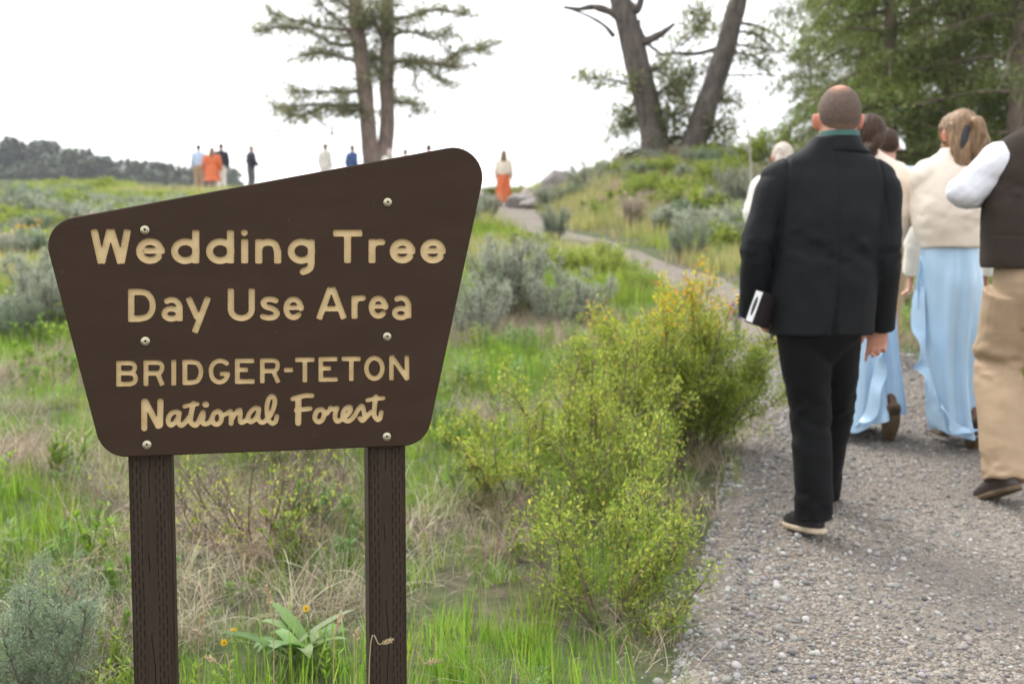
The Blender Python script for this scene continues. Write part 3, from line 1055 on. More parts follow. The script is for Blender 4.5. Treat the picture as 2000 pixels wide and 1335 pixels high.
def shoe_parts(ank, yaw=0.0, pitch=0.0, L=1.0, boot=0.0):
    """upper + sole meshes (verts arrays) for an ankle position above the heel; pitch lifts the heel about the ball of the foot"""
    up = rings([(0.018, 0, .055, .043 * L, .128 * L), (0.045, 0, .05, .045 * L, .126 * L), (0.065, 0, .025, .041 * L, .10 * L), (0.090, 0, -.012, .037 * L, .066 * L), (0.118 + boot, 0, -.025, .040 * L, .050 * L)], n=24, ex=2.2)
    so = rings([(0.0, 0, .055, .044 * L, .136 * L), (0.004, 0, .055, .0475 * L, .138 * L), (0.017, 0, .055, .0475 * L, .138 * L), (0.021, 0, .055, .045 * L, .134 * L)], n=24, seg=1, ex=2.05)
    he = rings([(-0.0, 0, -.04, .040 * L, .040 * L), (0.014, 0, -.04, .042 * L, .042 * L)], n=20, seg=1)
    out = []
    cp, sp = math.cos(pitch), math.sin(pitch)
    cy, sy = math.cos(yaw), math.sin(yaw)
    for v, q, t in (up, so, he):
        v = v.copy()
        y = v[:, 1] - .13; z = v[:, 2]
        v[:, 1] = .13 + y * cp + z * sp
        v[:, 2] = -y * sp + z * cp
        v = v + np.array([0, 0.025, 0])
        x, y = v[:, 0] * cy - v[:, 1] * sy, v[:, 0] * sy + v[:, 1] * cy
        v[:, 0], v[:, 1] = x, y
        out.append((v + np.array([ank[0], ank[1], ank[2]]), q, t))
    return out


def wrinkle(me, amp, fx=9, fz=20, seed=0, mask=None, sharp=1.4):
    co = coords(me); no = normals(me)
    p = np.stack([co[:, 0] * fx, co[:, 1] * fx, co[:, 2] * fz + 0.6 * fx * co[:, 0]], 1)
    p2 = np.stack([co[:, 0] * fx * 1.9, co[:, 1] * fx * 1.9, co[:, 2] * fz * 1.4 - 1.1 * fx * co[:, 0]], 1)
    f = vn(p, seed) - 0.5 + 0.6 * (vn(p2, seed + 9) - 0.5)
    f = np.sign(f) * np.abs(f * 2) ** sharp * 0.5
    if mask is not None: f = f * mask(co)
    setco(me, co + no * (f * amp)[:, None])


def hair_shell(root, c, k, mat, turn=0.0, back=-.085, grow=1.05, front=.045, bald=None):
    v, q, t = ball((0, 0, 0), (1, 1, 1), 40, 30)
    sk = v * np.array([.079, .098, .103])
    y, z = sk[:, 1], sk[:, 2] + .02
    # inside-out amount: positive on haired skin
    lim = np.where(y < 0, back, back + (y / .098) * 0.13 + 0.03 * 0)
    hd = np.minimum((z - lim) / .03, (front - y + (z - .06) * 0.9) / .03)
    s = 0.955 + (grow - 0.955) * sm(-0.6, 0.6, hd)
    s = s + 0.008 * (vn(v * 9, 5) - .5)
    vv = v * np.array([.079, .098, .103]) * s[:, None] + np.array([0, -.012, .02])
    ct, st = math.cos(turn), math.sin(turn)
    x2 = vv[:, 0] * ct - vv[:, 1] * st; y2 = vv[:, 0] * st + vv[:, 1] * ct
    vv = np.stack([x2, y2, vv[:, 2]], 1) * k + np.asarray(c)
    me = mesh_np('hair', vv, q, t, True, np.ones((len(vv), 3)))
    if bald is not None:
        setcol(me, bald(v))
    return link('hair', me, mat, root)


def base_person(label, loc, yaw, P):
    """Returns (root, info). P: h, torso rings, arms, legs, feet and so on, in metres from the ground point under the hips"""
    h = P.get('h', 1.75); k = h / 1.75
    root = empty('person', loc, yaw)
    tag(root, label, 'person', P.get('group'))
    W = P.get('w', 1.0)
    vox = P.get('vox', 0.012)
    hx, hy = P.get('headx', 0.0), P.get('heady', 0.04)
    hc = np.array([hx, hy, h - 0.123 * k])
    hips = P.get('hips', [(-.085 * k * W, 0, .90 * k), (.085 * k * W, 0, .90 * k)])
    knees = P.get('knees', [(-.09 * k * W, .02, .49 * k), (.09 * k * W, .03, .49 * k)])
    ankles = P.get('ankles', [(-.09 * k * W, -.03, .10), (.09 * k * W, -.03, .10)])
    sh = P.get('sh', [(-.185 * k * W, 0, 1.42 * k), (.185 * k * W, 0, 1.42 * k)])
    el = P.get('el', [(-.235 * k * W, -.03, 1.12 * k), (.235 * k * W, -.03, 1.12 * k)])
    wr = P.get('wr', [(-.235 * k * W, .05, .88 * k), (.235 * k * W, .05, .88 * k)])
    hd = P.get('handdir', [(0, .25, -1), (0, .25, -1)])
    body = []
    body += head_parts(hc, k * P.get('headk', 1.0), P.get('turn', 0))
    nk = P.get('neck', .062) * k
    body.append(tube([(hx * .4, hy * .3 - .0, 1.40 * k), (hx * .8, hy * .7 - .012, 1.50 * k), (hx, hy - .012, hc[2] - .02)], [(nk * 1.25, nk * 1.1), (nk, nk), (nk * .95, nk * .95)]))
    body.append(rings([(.88 * k, 0, 0, .12 * k * W, .08 * k), (1.1 * k, 0, 0, .11 * k * W, .08 * k), (1.3 * k, 0, 0, .14 * k * W, .09 * k), (1.42 * k, 0, 0, .13 * k * W, .06 * k)]))
    for i in (0, 1):
        body.append(tube([np.array(sh[i]) * (.82, 1, .985), el[i], wr[i]], [.036 * k, .034 * k, .026 * k]))
        body += hand_parts(wr[i], hd[i], P.get('handside', [(.15, 1, 0), (-.15, 1, 0)])[i], k, P.get('curl', [(.45, .5, .55, .6)] * 2)[i])
        body.append(tube([hips[i], knees[i], ankles[i]], [.06 * k, .045 * k, .03 * k]))
        body.append(tube([ankles[i], np.array(ankles[i]) + (0, .05, -.035)], [.03 * k, .02 * k]))
    me = fuse('body', body, vox, 2)
    co = coords(me)
    col = np.ones((len(co), 3)) * np.array(P.get('skin', (1, 1, 1)))
    ear = np.exp(-((np.abs(co[:, 0] - hx) - .088 * k) / .012) ** 2 - ((co[:, 2] - hc[2] + .012) / .05) ** 2)
    col = col * (1 + ear[:, None] * (np.array([1.15, .78, .72]) - 1))
    setcol(me, col)
    link('body', me, M_skin, root)
    eyes(root, hc, k, P.get('turn', 0))
    I = dict(h=h, k=k, W=W, hc=hc, hips=hips, knees=knees, ankles=ankles, sh=sh, el=el, wr=wr, vox=vox, P=P)
    return root, I


def trousers(root, I, mat, top=None, rt=(.105, .085, .075), wr=0.010, seed=1, low=.03):
    k, W, h = I['k'], I['W'], I['h']
    zt = top or 1.02 * k
    pc = [rings(I['P'].get('pelvis', [(.76 * k, 0, 0, .07 * k * W, .06 * k), (.82 * k, 0, -.005, .135 * k * W, .10 * k), (.90 * k, 0, -.012, .175 * k * W, .125 * k), (zt, 0, 0, .155 * k * W, .105 * k)]))]
    for i in (0, 1):
        a = np.array(I['ankles'][i]); kn = np.array(I['knees'][i]); hp = np.array(I['hips'][i])
        r = np.array(rt) * k
        pc.append(tube([hp, (hp + kn) / 2, kn, (kn * .45 + a * .55), a + (0, 0, -low)], [(r[0], r[0] * 1.05), (r[0] * .93, r[0] * .97), (r[1], r[1] * 1.02), (r[1] * .93, r[1]), (r[2], r[2] * 1.12)], n=18, seg=4, rnd=False))
    me = fuse('trousers', pc, max(I['vox'] * .9, .007), 9)
    kn_z = I['knees'][0][2]
    an_z = .12
    wrinkle(me, wr * .6, 15, 34, seed + 3, lambda c: 0.2 + 1.3 * np.exp(-((c[:, 2] - kn_z) / .10) ** 2) + 1.5 * np.exp(-((c[:, 2] - an_z) / .10) ** 2), sharp=1.0)
    wrinkle(me, wr, 8, 17, seed, lambda c: 0.35 + 0.9 * np.exp(-((c[:, 2] - kn_z) / .12) ** 2) + 1.1 * np.exp(-((c[:, 2] - an_z) / .12) ** 2))
    return link('trousers', me, mat, root)


def top_garment(root, I, mat, name, rl, sleeves=True, sr=(.075, .066, .055), wr=0.007, seed=2, ext=.0, hook=None, vox=None):
    k = I['k']
    pc = [rings(rl, n=36)]
    if sleeves:
        for i in (0, 1):
            s, e, w = map(np.array, (I['sh'][i], I['el'][i], I['wr'][i]))
            w = w + unit(w - e) * ext
            r = np.array(sr) * k
            sg = -1 if i == 0 else 1
            pc.append(tube([s + np.array([-sg * .055, 0, .012]) * k, s + np.array([sg * .002, 0, -.022]) * k, s * .5 + e * .5, e, e * .5 + w * .5, w], [(r[0] * .62, r[0] * .85), (r[0] * .92, r[0]), (r[0] * .92, r[0]), (r[1], r[1] * 1.05), (r[1] * .92, r[1]), (r[2], r[2] * 1.05)], n=18, rnd='s'))
    me = fuse(name, pc, vox or max(I['vox'] * .9, .007), 4)
    el_z = I['el'][0][2]
    wrinkle(me, wr, 9, 15, seed, lambda c: 0.35 + 1.3 * np.exp(-((c[:, 2] - el_z) / .10) ** 2))
    wrinkle(me, wr * .6, 16, 30, seed + 5, lambda c: 0.25 + 1.5 * np.exp(-((c[:, 2] - el_z) / .09) ** 2), sharp=1.0)
    if hook: hook(me)
    return link(name, me, mat, root)


def shoes(root, I, upper, sole, yaws=(0.08, -0.08), pitches=(0, 0), L=1.0, boot=0.0):
    for i in (0, 1):
        a = np.array(I['ankles'][i], float)
        pt = pitches[i]
        # heel rises with pitch: put the shoe so that its collar meets the ankle
        col_h = 0.10
        y0, z0 = -.025 - .13, col_h
        zc = -y0 * math.sin(pt) + z0 * math.cos(pt)
        yc = .13 + y0 * math.cos(pt) + z0 * math.sin(pt) + .025
        pos = a - np.array([0, yc, zc])
        u, s, hl = shoe_parts(pos, yaws[i], pt, L, boot)
        so = link('shoe', Geo().add(*u).mesh('shoe', True, False), upper, root)
        link('sole', Geo().add(*s).add(*hl).mesh('sole', True, False), sole, so)


def skirt(root, mat, rl, folds=11, amp=.02, seed=3, name='skirt', hemf=None, n=140):
    """open skirt of rings (z, cx, cy, hw, hd) with vertical folds that deepen to the hem"""
    Lr = crom(np.array(rl, float), 8)
    an = np.linspace(0, 2 * math.pi, n, endpoint=False)
    m = len(Lr)
    V = np.zeros((m, n, 3))
    for i, (z, x, y, a, b_) in enumerate(Lr):
        t = i / (m - 1)
        fo = (np.sin(an * folds + 2.6 * np.sin(an * 2 + seed) + 1.6 * t + 1.3 * np.sin(t * 4 + an)) * amp * t ** 1.2) * (0.35 + 1.1 * vn(np.stack([np.cos(an) * 1.4, np.sin(an) * 1.4, np.full(n, t * 2.2)], 1), seed + 3)) + (vn(np.stack([np.cos(an) * 2.3, np.sin(an) * 2.3, np.full(n, t * 3.0)], 1), seed) - .5) * amp * 1.6 * (0.25 + t)
        zz = np.full(n, z)
        if hemf is not None: zz = z + hemf(an) * t ** 2
        V[i] = np.stack([x + np.cos(an) * (a + fo), y + np.sin(an) * (b_ + fo), zz], 1)
    i = np.arange(m - 1)[:, None] * n; j = np.arange(n)[None, :]; kk = (j + 1) % n
    q = np.stack([i + j, i + kk, i + n + kk, i + n + j], -1).reshape(-1, 4)
    if Lr[0, 0] > Lr[-1, 0]: q = q[:, ::-1]
    return link(name, mesh_np(name, V.reshape(-1, 3), q), mat, root)


def strip(root, name, mat, line, out, width, waves, amp, seed=0, n=120, m=7):
    """ruffle: a wavy ribbon along `line`, standing out along `out`"""
    p = crom(np.array(line, float), n // (len(line) - 1)); N = len(p)
    t = np.linspace(0, 1, N)
    o = unit(np.array(out, float)); tg = unit(np.gradient(p, axis=0)); s = np.cross(tg, o)
    V = np.zeros((N, m, 3))
    for j in range(m):
        f = j / (m - 1)
        ph = np.sin(t * waves * 2 * math.pi + 1.5 * np.sin(t * 9 + seed))
        ph2 = np.cos(t * waves * 2 * math.pi + 1.5 * np.sin(t * 9 + seed))
        w = width * f * np.sin(np.pi * np.clip(t, .02, .98)) ** .6 * (0.75 + 0.35 * vn(np.stack([t * 5, t * 0, t * 0], 1), seed))
        V[:, j] = p + o * w[:, None] + s * (ph * amp * f)[:, None] + tg * (ph2 * amp * .6 * f)[:, None]
    i = np.arange(N - 1)[:, None] * m; j = np.arange(m - 1)[None, :]
    q = np.stack([i + j, i + j + 1, i + m + j + 1, i + m + j], -1).reshape(-1, 4)
    return link(name, mesh_np(name, V.reshape(-1, 3), q), mat, root)


def placeY(px, Y):
    """ground point seen in column px at distance Y"""
    x = (px - 1000) / F * (Y * _cp + 0.08)
    return np.array([x, Y, gz1(x, Y)])


# ---- man in the black suit, back to us
SM = 487.0                                 # pixels per metre at his distance
loc = placeY(1597, 4.53)
def pxl(px, py, y, o):
    """pixel at y metres beyond the ground point o -> local coordinates"""
    return atY(px, py, o[1] + y) - o
def foot(px, y, o, lift=0.0):
    p = atY(px, 900, o[1] + y)
    return (p[0] - o[0], y, gz1(p[0], p[1]) + .014 - o[2] + .10 + lift)
def mx(px, py, y=0.0): return pxl(px, py, y, loc)
P = dict(h=1.818, w=1.08, vox=.0062, headx=.062, heady=.05, headk=1.0, neck=.072, skin=(1, .93, .9),
         hips=[tuple(mx(1566, 640)), tuple(mx(1630, 640, .02))], knees=[tuple(mx(1583, 806, .03)), tuple(mx(1630, 795, .22))],
         ankles=[foot(1592, -.02, loc, .03), foot(1606, .46, loc)],
         sh=[tuple(mx(1513, 354)), tuple(mx(1726, 354))], el=[tuple(mx(1477, 490, -.01)), tuple(mx(1729, 500, -.02))], wr=[tuple(mx(1470, 606, .075)), tuple(mx(1720, 632, .07))],
         handdir=[(.42, -.55, -.62), (-.12, .15, -1)], handside=[(-.2, -.6, .6), (-1, .25, .1)],
         curl=[(.5, .55, .6, .6), (.18, .75, .85, .9)],
         pelvis=[(mx(1597, 722)[2], -.03, 0.01, .05, .05), (mx(1597, 690)[2], -.022, .01, .110, .095), (mx(1597, 645)[2], .0, -.01, .160, .122), (mx(1597, 560)[2], 0, 0, .16, .115)])
man, I = base_person('man in black suit walking up the gravel path, carrying a book', loc, 0.0, P)
trousers(man, I, M_blacktrs, rt=(.101, .080, .075), wr=.011, seed=4, low=.055)
shoes(man, I, M_shoe, M_sole, (0.30, 0.0), (0.10, 0.0), 1.05)
jl = [(652, 1601, .205, .135), (640, 1603, .206, .136), (560, 1608, .206, .132), (490, 1612, .206, .128), (430, 1616, .212, .128), (385, 1618, .232, .120), (354, 1618, .262, .108), (338, 1618, .266, .096), (326, 1619, .250, .088), (314, 1621, .212, .083), (303, 1623, .162, .078), (290, 1625, .120, .072), (278, 1626, .092, .068), (268, 1627, .078, .064)]
jr = [(mx(cx, py)[2], mx(cx, py)[0], -.008 if py > 400 else 0.0 + (400 - py) / 130 * .015, a, d) for py, cx, a, d in jl]
def vent(me):
    co = coords(me)
    xx = co[:, 0] - mx(1608, 600)[0] - (co[:, 2] - mx(0, 600)[2]) * 0.134
    low = 1 - sm(mx(0, 545)[2], mx(0, 590)[2], co[:, 2])
    back = sm(0.0, -.06, co[:, 1]) * (np.abs(xx) < .12)
    step = sm(-.002, .010, xx) * np.exp(-np.maximum(xx, 0) / .09)
    body_ = np.abs(co[:, 0] - .03) < .19
    d = (1-low) * back * body_ * step * 0.016
    co[:, 1] += d
    # centre back seam and sleeve-head seams
    zc = sm(mx(0, 560)[2], mx(0, 540)[2], co[:, 2]) * 0
    seam = np.exp(-((co[:, 0] - mx(1620, 400)[0]) / .004) ** 2) * (co[:, 1] < -.03) * (1 - sm(mx(0, 300)[2], mx(0, 285)[2], co[:, 2]))
    co[:, 1] += seam * .005
    for s, cx in ((-1, 1526), (1, 1716)):
        xs = mx(cx, 400)[0]
        sl = np.exp(-((co[:, 0] - xs + s * (co[:, 2] - mx(0, 370)[2]) * .12) / .006) ** 2) * sm(mx(0, 470)[2], mx(0, 420)[2], co[:, 2])
        no = normals(me)
        co = co - no * (sl * .007)[:, None]
    # shallow cross folds over the back
    f = vn(np.stack([co[:, 0] * 3.2, np.zeros(len(co)), co[:, 2] * 11 + co[:, 0] * 4], 1), 31) - .5
    co[:, 1] += f * .005 * (co[:, 1] < -.02) * np.exp(-((co[:, 2] - mx(0, 500)[2]) / .22) ** 2)
    setco(me, co)
top_garment(man, I, M_blacksuit, 'jacket', jr, sr=(.068, .061, .055), wr=.008, seed=6, ext=.02, hook=vent, vox=.0066)
col_ = rings([(mx(0, 304)[2], .056, .010, .118, .060), (mx(0, 297)[2], .056, .010, .124, .074), (mx(0, 290)[2], .056, .012, .108, .077), (mx(0, 277)[2], .058, .014, .086, .072), (mx(0, 266)[2], .060, .018, .079, .068)], n=32)
link('jacket_collar', Geo().add(*col_).mesh('collar', True, False), M_blacksuit, man)
col2 = rings([(mx(0, 280)[2], .058, .016, .080, .068), (mx(0, 258)[2], .061, .02, .0755, .066), (mx(0, 255)[2], .061, .02, .070, .060)], n=32)
link('shirt_collar', Geo().add(*col2).mesh('collar', True, False), M_green, man)
def bald(v):
    crown = np.exp(-((v[:, 0] + .15) / .36) ** 2 - ((v[:, 1] + .30) / .5) ** 2) * sm(.55, .9, v[:, 2])
    side = sm(-.1, .6, v[:, 1]) * .5 + sm(-.35, -.85, v[:, 2]) * .7
    m = np.clip(crown * 1.1 + side, 0, 1)[:, None]
    return np.ones((len(v), 3)) * (1 - m) + np.array([3.9, 2.9, 2.6]) * m
hair_shell(man, I['hc'], I['k'], M_hair_buzz, back=-.085, grow=1.025, front=.05, bald=bald)
for i_, (px, py) in enumerate([(1751, 598), (1749.5, 605), (1748, 612)]):
    link('cuff_button', Geo().add(*ball(mx(px - 1, py, .045), (.006, .007, .007), 10, 8)).mesh('button', True, False), M_gold, man)
for i_, (px, py) in enumerate([(1438.5, 578), (1438.5, 585), (1439, 592)]):
    link('cuff_button', Geo().add(*ball(mx(px + 2, py, .02), (.006, .007, .007), 10, 8)).mesh('button', True, False), M_gold, man)

# the book in his left hand
M_cover = mat_plain('dark_book_cover', (0.016, 0.010, 0.011), 0.55, 0.2, 40, 0.1)
M_pages = mat_plain('book_page_edges', (0.62, 0.62, 0.62), 0.6, 0.1, 5, 0.5, 400, 0.001, stretch=(1, 1, 12))
M_emblem = mat_plain('black_emblem', (0.015, 0.016, 0.017), 0.5, 0.1, 20, 0)
bp = loc + mx(1488, 604, -.05)
book = empty('book', bp)
tag(book, 'dark bound book with pale page edges held by the man in black', 'book')
def box(lx, ly, lz, bev=.0015):
    bm = bmesh.new(); bmesh.ops.create_cube(bm, size=1)
    bmesh.ops.scale(bm, vec=(lx, ly, lz), verts=bm.verts)
    bmesh.ops.bevel(bm, geom=bm.edges[:], offset=bev, segments=1, affect='EDGES')
    me = bpy.data.meshes.new('box'); bm.to_mesh(me); bm.free(); return me
o = link('pages', box(.110, .033, .125), M_pages, book)
for s in (-1, 1):
    o = link('cover', box(.117, .004, .134), M_cover, book); o.location = (.003, s * .019, 0)
o = link('spine', box(.004, .034, .134), M_cover, book); o.location = (.0585, 0, 0)
e_ = link('emblem', Geo().add(*ball((0, 0, 0), (.0006, .0085, .040), 20, 12)).mesh('emblem', True, False), M_emblem, book)
e_.location = (-.0551, 0, 0.002)
book.rotation_euler = (Matrix.Rotation(R(19), 3, 'Y') @ Matrix.Rotation(R(42), 3, 'Z')).to_euler()
# ---- woman in pale blue with a cream shawl, bow in her hair
SW = 374.0
loc2 = placeY(1858, 5.94)
def wx(px, py, y=0.0): return pxl(px, py, y, loc2)
P = dict(h=1.775, w=.86, vox=.008, headx=.012, heady=.03, headk=.98, neck=.052,
         ankles=[foot(1838, .28, loc2), (wx(1893, 825, -.06)[0], -.06, foot(1893, -.06, loc2)[2] + .10)], knees=[tuple(wx(1845, 690, .14)), tuple(wx(1885, 690, .06))],
         hips=[tuple(wx(1838, 540)), tuple(wx(1882, 540))],
         sh=[tuple(wx(1812, 335)), tuple(wx(1905, 335))], el=[tuple(wx(1805, 420, .10)), tuple(wx(1915, 420, .10))], wr=[tuple(wx(1840, 415, .24)), tuple(wx(1880, 415, .24))], handdir=[(.6, .6, .2), (-.6, .6, .2)])
wom, I2 = base_person('woman in pale blue ruffled dress and cream shawl with black ribbon in her hair', loc2, 0.0, P)
shoes(wom, I2, M_brownshoe, M_boot_sole, (0.05, -.15), (0.05, .95), .92)
def zz(py, S, g): return (g - py) / S
sl = [(484, 1857, .150, .120), (470, 1856, .156, .124), (440, 1853, .172, .130), (400, 1853, .182, .132), (360, 1855, .176, .120), (330, 1858, .152, .098), (314, 1860, .118, .080), (300, 1862, .076, .066), (290, 1862, .062, .060)]
rl = [(wx(cx, py)[2], wx(cx, py)[0], 0.0, a, d) for py, cx, a, d in sl]
sh_ = top_garment(wom, I2, M_cream, 'shawl', rl, sr=(.080, .078, .055), wr=.009, seed=12)
wrinkle(sh_.data, .020, 4, 7, 77, sharp=1.0)
kr = [(470, 1860, .142, .115), (520, 1858, .152, .130), (560, 1858, .156, .138), (640, 1858, .152, .140), (720, 1860, .142, .150), (780, 1864, .140, .165), (842, 1870, .140, .185)]
skirt(wom, M_satin, [(wx(cx, py)[2], wx(cx, py)[0], 0.02, a, d) for py, cx, a, d in kr], 5, .030, 3, hemf=lambda an: 0.02 * np.sin(an * 2 + 1))
strip(wom, 'ruffle', M_satin, [wx(1806, 560, -.02), wx(1808, 640, -.05), wx(1808, 690, -.09), wx(1822, 745, -.12), wx(1838, 795, -.15), wx(1850, 842, -.17)], (-1, -.5, -.12), .105, 2.6, .055, 2)
strip(wom, 'ruffle', M_satin, [wx(1830, 770, -.14), wx(1852, 808, -.16), wx(1880, 832, -.17), wx(1912, 838, -.15)], (-.1, -.5, -.9), .06, 2.6, .03, 5)
strip(wom, 'ruffle', M_satin, [wx(1805, 495, .0), wx(1798, 560, .0), wx(1796, 640, .0), wx(1804, 680, -.02)], (-1, -.3, 0), .03, 2, .02, 7)
# half-up wavy hair
hc = I2['hc']
def hp(px, py, y): return wx(px, py, y)
hp_ = [ball(hc + (0, -.012, .018), (.088, .104, .108)), ball(hc + (-.02, .03, .02), (.080, .085, .095))]
for s in range(9):
    x0 = -.082 + s * .0205
    pts = [hc + (x0, -.085 + abs(s - 4) * .008, .03), hc + (x0 * 1.02 + .012, -.112 + abs(s - 4) * .006, -.06), hc + (x0 * .9 + .020 + .012 * math.sin(s * 2), -.108, -.14), hc + (x0 * .80 + .026 + .014 * math.cos(s * 3), -.10, -.25 - .06 * ((s * 7) % 5) / 5 - .02)]
    hp_.append(tube(pts, [.022, .023, .021, .010], n=10, seg=5))
pony = [hc + (.020, -.098, .055), hc + (.034, -.135, .045), hc + (.044, -.140, -.01), hc + (.034, -.132, -.07), hc + (.046, -.128, -.13), hc + (.034, -.122, -.20)]
hp_.append(tube(pony, [.020, .027, .031, .024, .026, .012], n=12, seg=5))
hp_.append(tube([hc + (-.082, .03, .05), hc + (-.094, .03, .035), hc + (-.088, .02, .0), hc + (-.078, .02, -.05)], [.012, .016, .012, .006], n=8))
hm = fuse('hair', hp_, .006, 2)
co = coords(hm); no = normals(hm)
ang = np.arctan2(co[:, 1] - hc[1], co[:, 0] - hc[0])
st_ = vn(np.stack([np.cos(ang) * 22 + co[:, 0] * 160, np.sin(ang) * 22, co[:, 2] * 14], 1), 8) - .5
face = sm(.055, .085, co[:, 1] - hc[1]) * sm(.075, .03, co[:, 2] - hc[2])
setco(hm, co + no * (st_ * .010)[:, None] - np.array([0, 1, 0]) * (face * .05)[:, None])
link('hair', hm, M_hair_blond, wom)
rb = fuse('ribbon', [tube([hc + (.004, -.100, .05), hc + (-.010, -.112, .01), hc + (-.018, -.119, -.05), hc + (-.012, -.117, -.12), hc + (.008, -.112, -.20)], [(.010, .006), (.024, .008), (.034, .008), (.032, .008), (.016, .005)], n=10, ref=(0, 1, 0)),
                     tube([hc + (.04, -.11, -.02), hc + (.062, -.108, -.08), hc + (.058, -.108, -.15), hc + (.03, -.114, -.2)], [(.006, .004), (.016, .006), (.014, .006), (.006, .004)], n=10)], .004, 2)
link('ribbon', rb, M_black_ribbon, wom)

# ---- woman in pale blue ahead of the suited man (dark hair gathered at the nape)
SV = 361.0
loc3 = placeY(1702, 6.15)
def vx(px, py, y=0.0): return pxl(px, py, y, loc3)
P = dict(h=1.755, w=.88, vox=.009, headx=-.048, heady=.03, headk=.98, neck=.052, turn=.25,
         ankles=[foot(1668, .26, loc3), (vx(1732, 790, -.10)[0], -.10, foot(1732, -.10, loc3)[2] + .12)], knees=[tuple(vx(1684, 680, .16)), tuple(vx(1720, 680, .04))],
         hips=[tuple(vx(1680, 530)), tuple(vx(1724, 530))],
         sh=[tuple(vx(1660, 335)), tuple(vx(1750, 335))], el=[tuple(vx(1648, 420, .10)), tuple(vx(1762, 420, .10))], wr=[tuple(vx(1680, 415, .24)), tuple(vx(1735, 415, .24))], handdir=[(.6, .6, .2), (-.6, .6, .2)])
wo1, I3 = base_person('dark haired woman in pale blue dress and cream shawl just ahead of suited man', loc3, 0.0, P)
shoes(wo1, I3, M_brownshoe, M_boot_sole, (0.05, -.1), (0.05, 1.05), .92)
sl = [(480, 1705, .150, .120), (440, 1708, .184, .130), (400, 1710, .196, .132), (360, 1709, .188, .120), (335, 1706, .170, .100), (316, 1702, .130, .082), (300, 1696, .080, .066), (290, 1690, .062, .060)]
top_garment(wo1, I3, M_cream, 'shawl', [(vx(cx, py)[2], vx(cx, py)[0], 0.0, a, d) for py, cx, a, d in sl], sr=(.080, .078, .055), wr=.009, seed=15)
kr = [(470, 1705, .140, .115), (540, 1700, .150, .135), (620, 1697, .148, .140), (700, 1696, .145, .155), (770, 1696, .150, .175), (832, 1692, .155, .20)]
skirt(wo1, M_satin, [(vx(cx, py)[2], vx(cx, py)[0], 0.02, a, d) for py, cx, a, d in kr], 5, .032, 9, hemf=lambda an: 0.09 * np.maximum(np.cos(an + .6), 0) - .01)
strip(wo1, 'ruffle', M_satin, [vx(1722, 640, -.12), vx(1712, 700, -.15), vx(1700, 750, -.17), vx(1690, 800, -.19), vx(1668, 836, -.18)], (.5, -.8, -.25), .07, 1.5, .035, 4)
hc = I3['hc']
hp_ = [ball(hc + (0, -.012, .02), (.086, .105, .110)), ball(hc + (-.020, -.090, -.075), (.045, .040, .045)), tube([hc + (.03, -.09, .0), hc + (.0, -.115, -.05), hc + (-.045, -.11, -.10), hc + (-.06, -.085, -.13)], [.03, .028, .024, .012])]
hm = fuse('hair', hp_, .007, 2)
co = coords(hm); no = normals(hm)
st_ = vn(np.stack([co[:, 0] * 120, co[:, 1] * 60, co[:, 2] * 30 + co[:, 0] * 40], 1), 8) - .5
ff = sm(.05, .085, co[:, 1] - hc[1]) * sm(.075, .03, co[:, 2] - hc[2])
setco(hm, co + no * (st_ * .007)[:, None] - np.array([0, 1, 0]) * (ff * .05)[:, None])
link('hair', hm, M_hair_dark, wo1)

# ---- man in tweed waistcoat at the right edge
ST = 450.0
loc4 = placeY(2030, 5.10)
def tx(px, py, y=0.0): return pxl(px, py, y, loc4)
P = dict(h=1.92, w=1.16, vox=.008, headx=.03, heady=.05, headk=1.02, neck=.072, turn=-.35, skin=(1.12, 1.05, 1.0),
         hips=[tuple(tx(1978, 570)), tuple(tx(2078, 570))], knees=[tuple(tx(1951, 708, .09)), tuple(tx(2085, 735, .20))], ankles=[foot(1966, -.13, loc4, .050), foot(2080, .40, loc4)],
         sh=[tuple(tx(1958, 312)), tuple(tx(2120, 312))], el=[tuple(tx(1886, 374, .02)), tuple(tx(2190, 430, .0))], wr=[tuple(tx(1945, 372, .26)), tuple(tx(2180, 540, .15))],
         handdir=[(.7, .5, .3), (0, .3, -1)], pelvis=[(tx(0, 640)[2], 0, 0, .19, .13), (tx(0, 570)[2], -.0, -.02, .235, .165), (tx(0, 505)[2], 0, 0, .225, .15)])
ves, I4 = base_person('man in brown tweed waistcoat, white shirt and khaki trousers at the right edge', loc4, 0.0, P)
def knee_fold(me):
    co = coords(me); no = normals(me)
    f = np.exp(-((co[:, 2] - tx(0, 712)[2] + (co[:, 0] - tx(1950, 700)[0]) * .25) / .018) ** 2) * (co[:, 0] < 0)
    f2 = np.exp(-((co[:, 2] - tx(0, 690)[2] + (co[:, 0] - tx(1950, 700)[0]) * .25) / .022) ** 2) * (co[:, 0] < 0)
    setco(me, co + no * (f2 * .008 - f * .015)[:, None])
tr_ = trousers(ves, I4, M_khaki, rt=(.115, .104, .088), wr=.014, seed=22, low=.05)
knee_fold(tr_.data)
shoes(ves, I4, M_darkshoe, M_boot_sole, (0.30, -.1), (0.42, 0), 1.12)
vl = [(523, 2028, .250, .165), (505, 2028, .252, .168), (460, 2029, .252, .165), (400, 2030, .250, .160), (340, 2033, .235, .145), (300, 2036, .216, .125), (272, 2038, .185, .100), (255, 2040, .12, .08), (243, 2041, .085, .075)]
def seam_(me):
    co = coords(me)
    s = np.exp(-((co[:, 2] - tx(0, 460)[2]) / .004) ** 2) * (co[:, 1] < -.02) + np.exp(-((co[:, 0] - tx(1957, 480)[0]) / .004) ** 2) * (co[:, 1] < -.02) * (co[:, 2] < tx(0, 400)[2])
    co[:, 1] += s * .004
    setco(me, co)
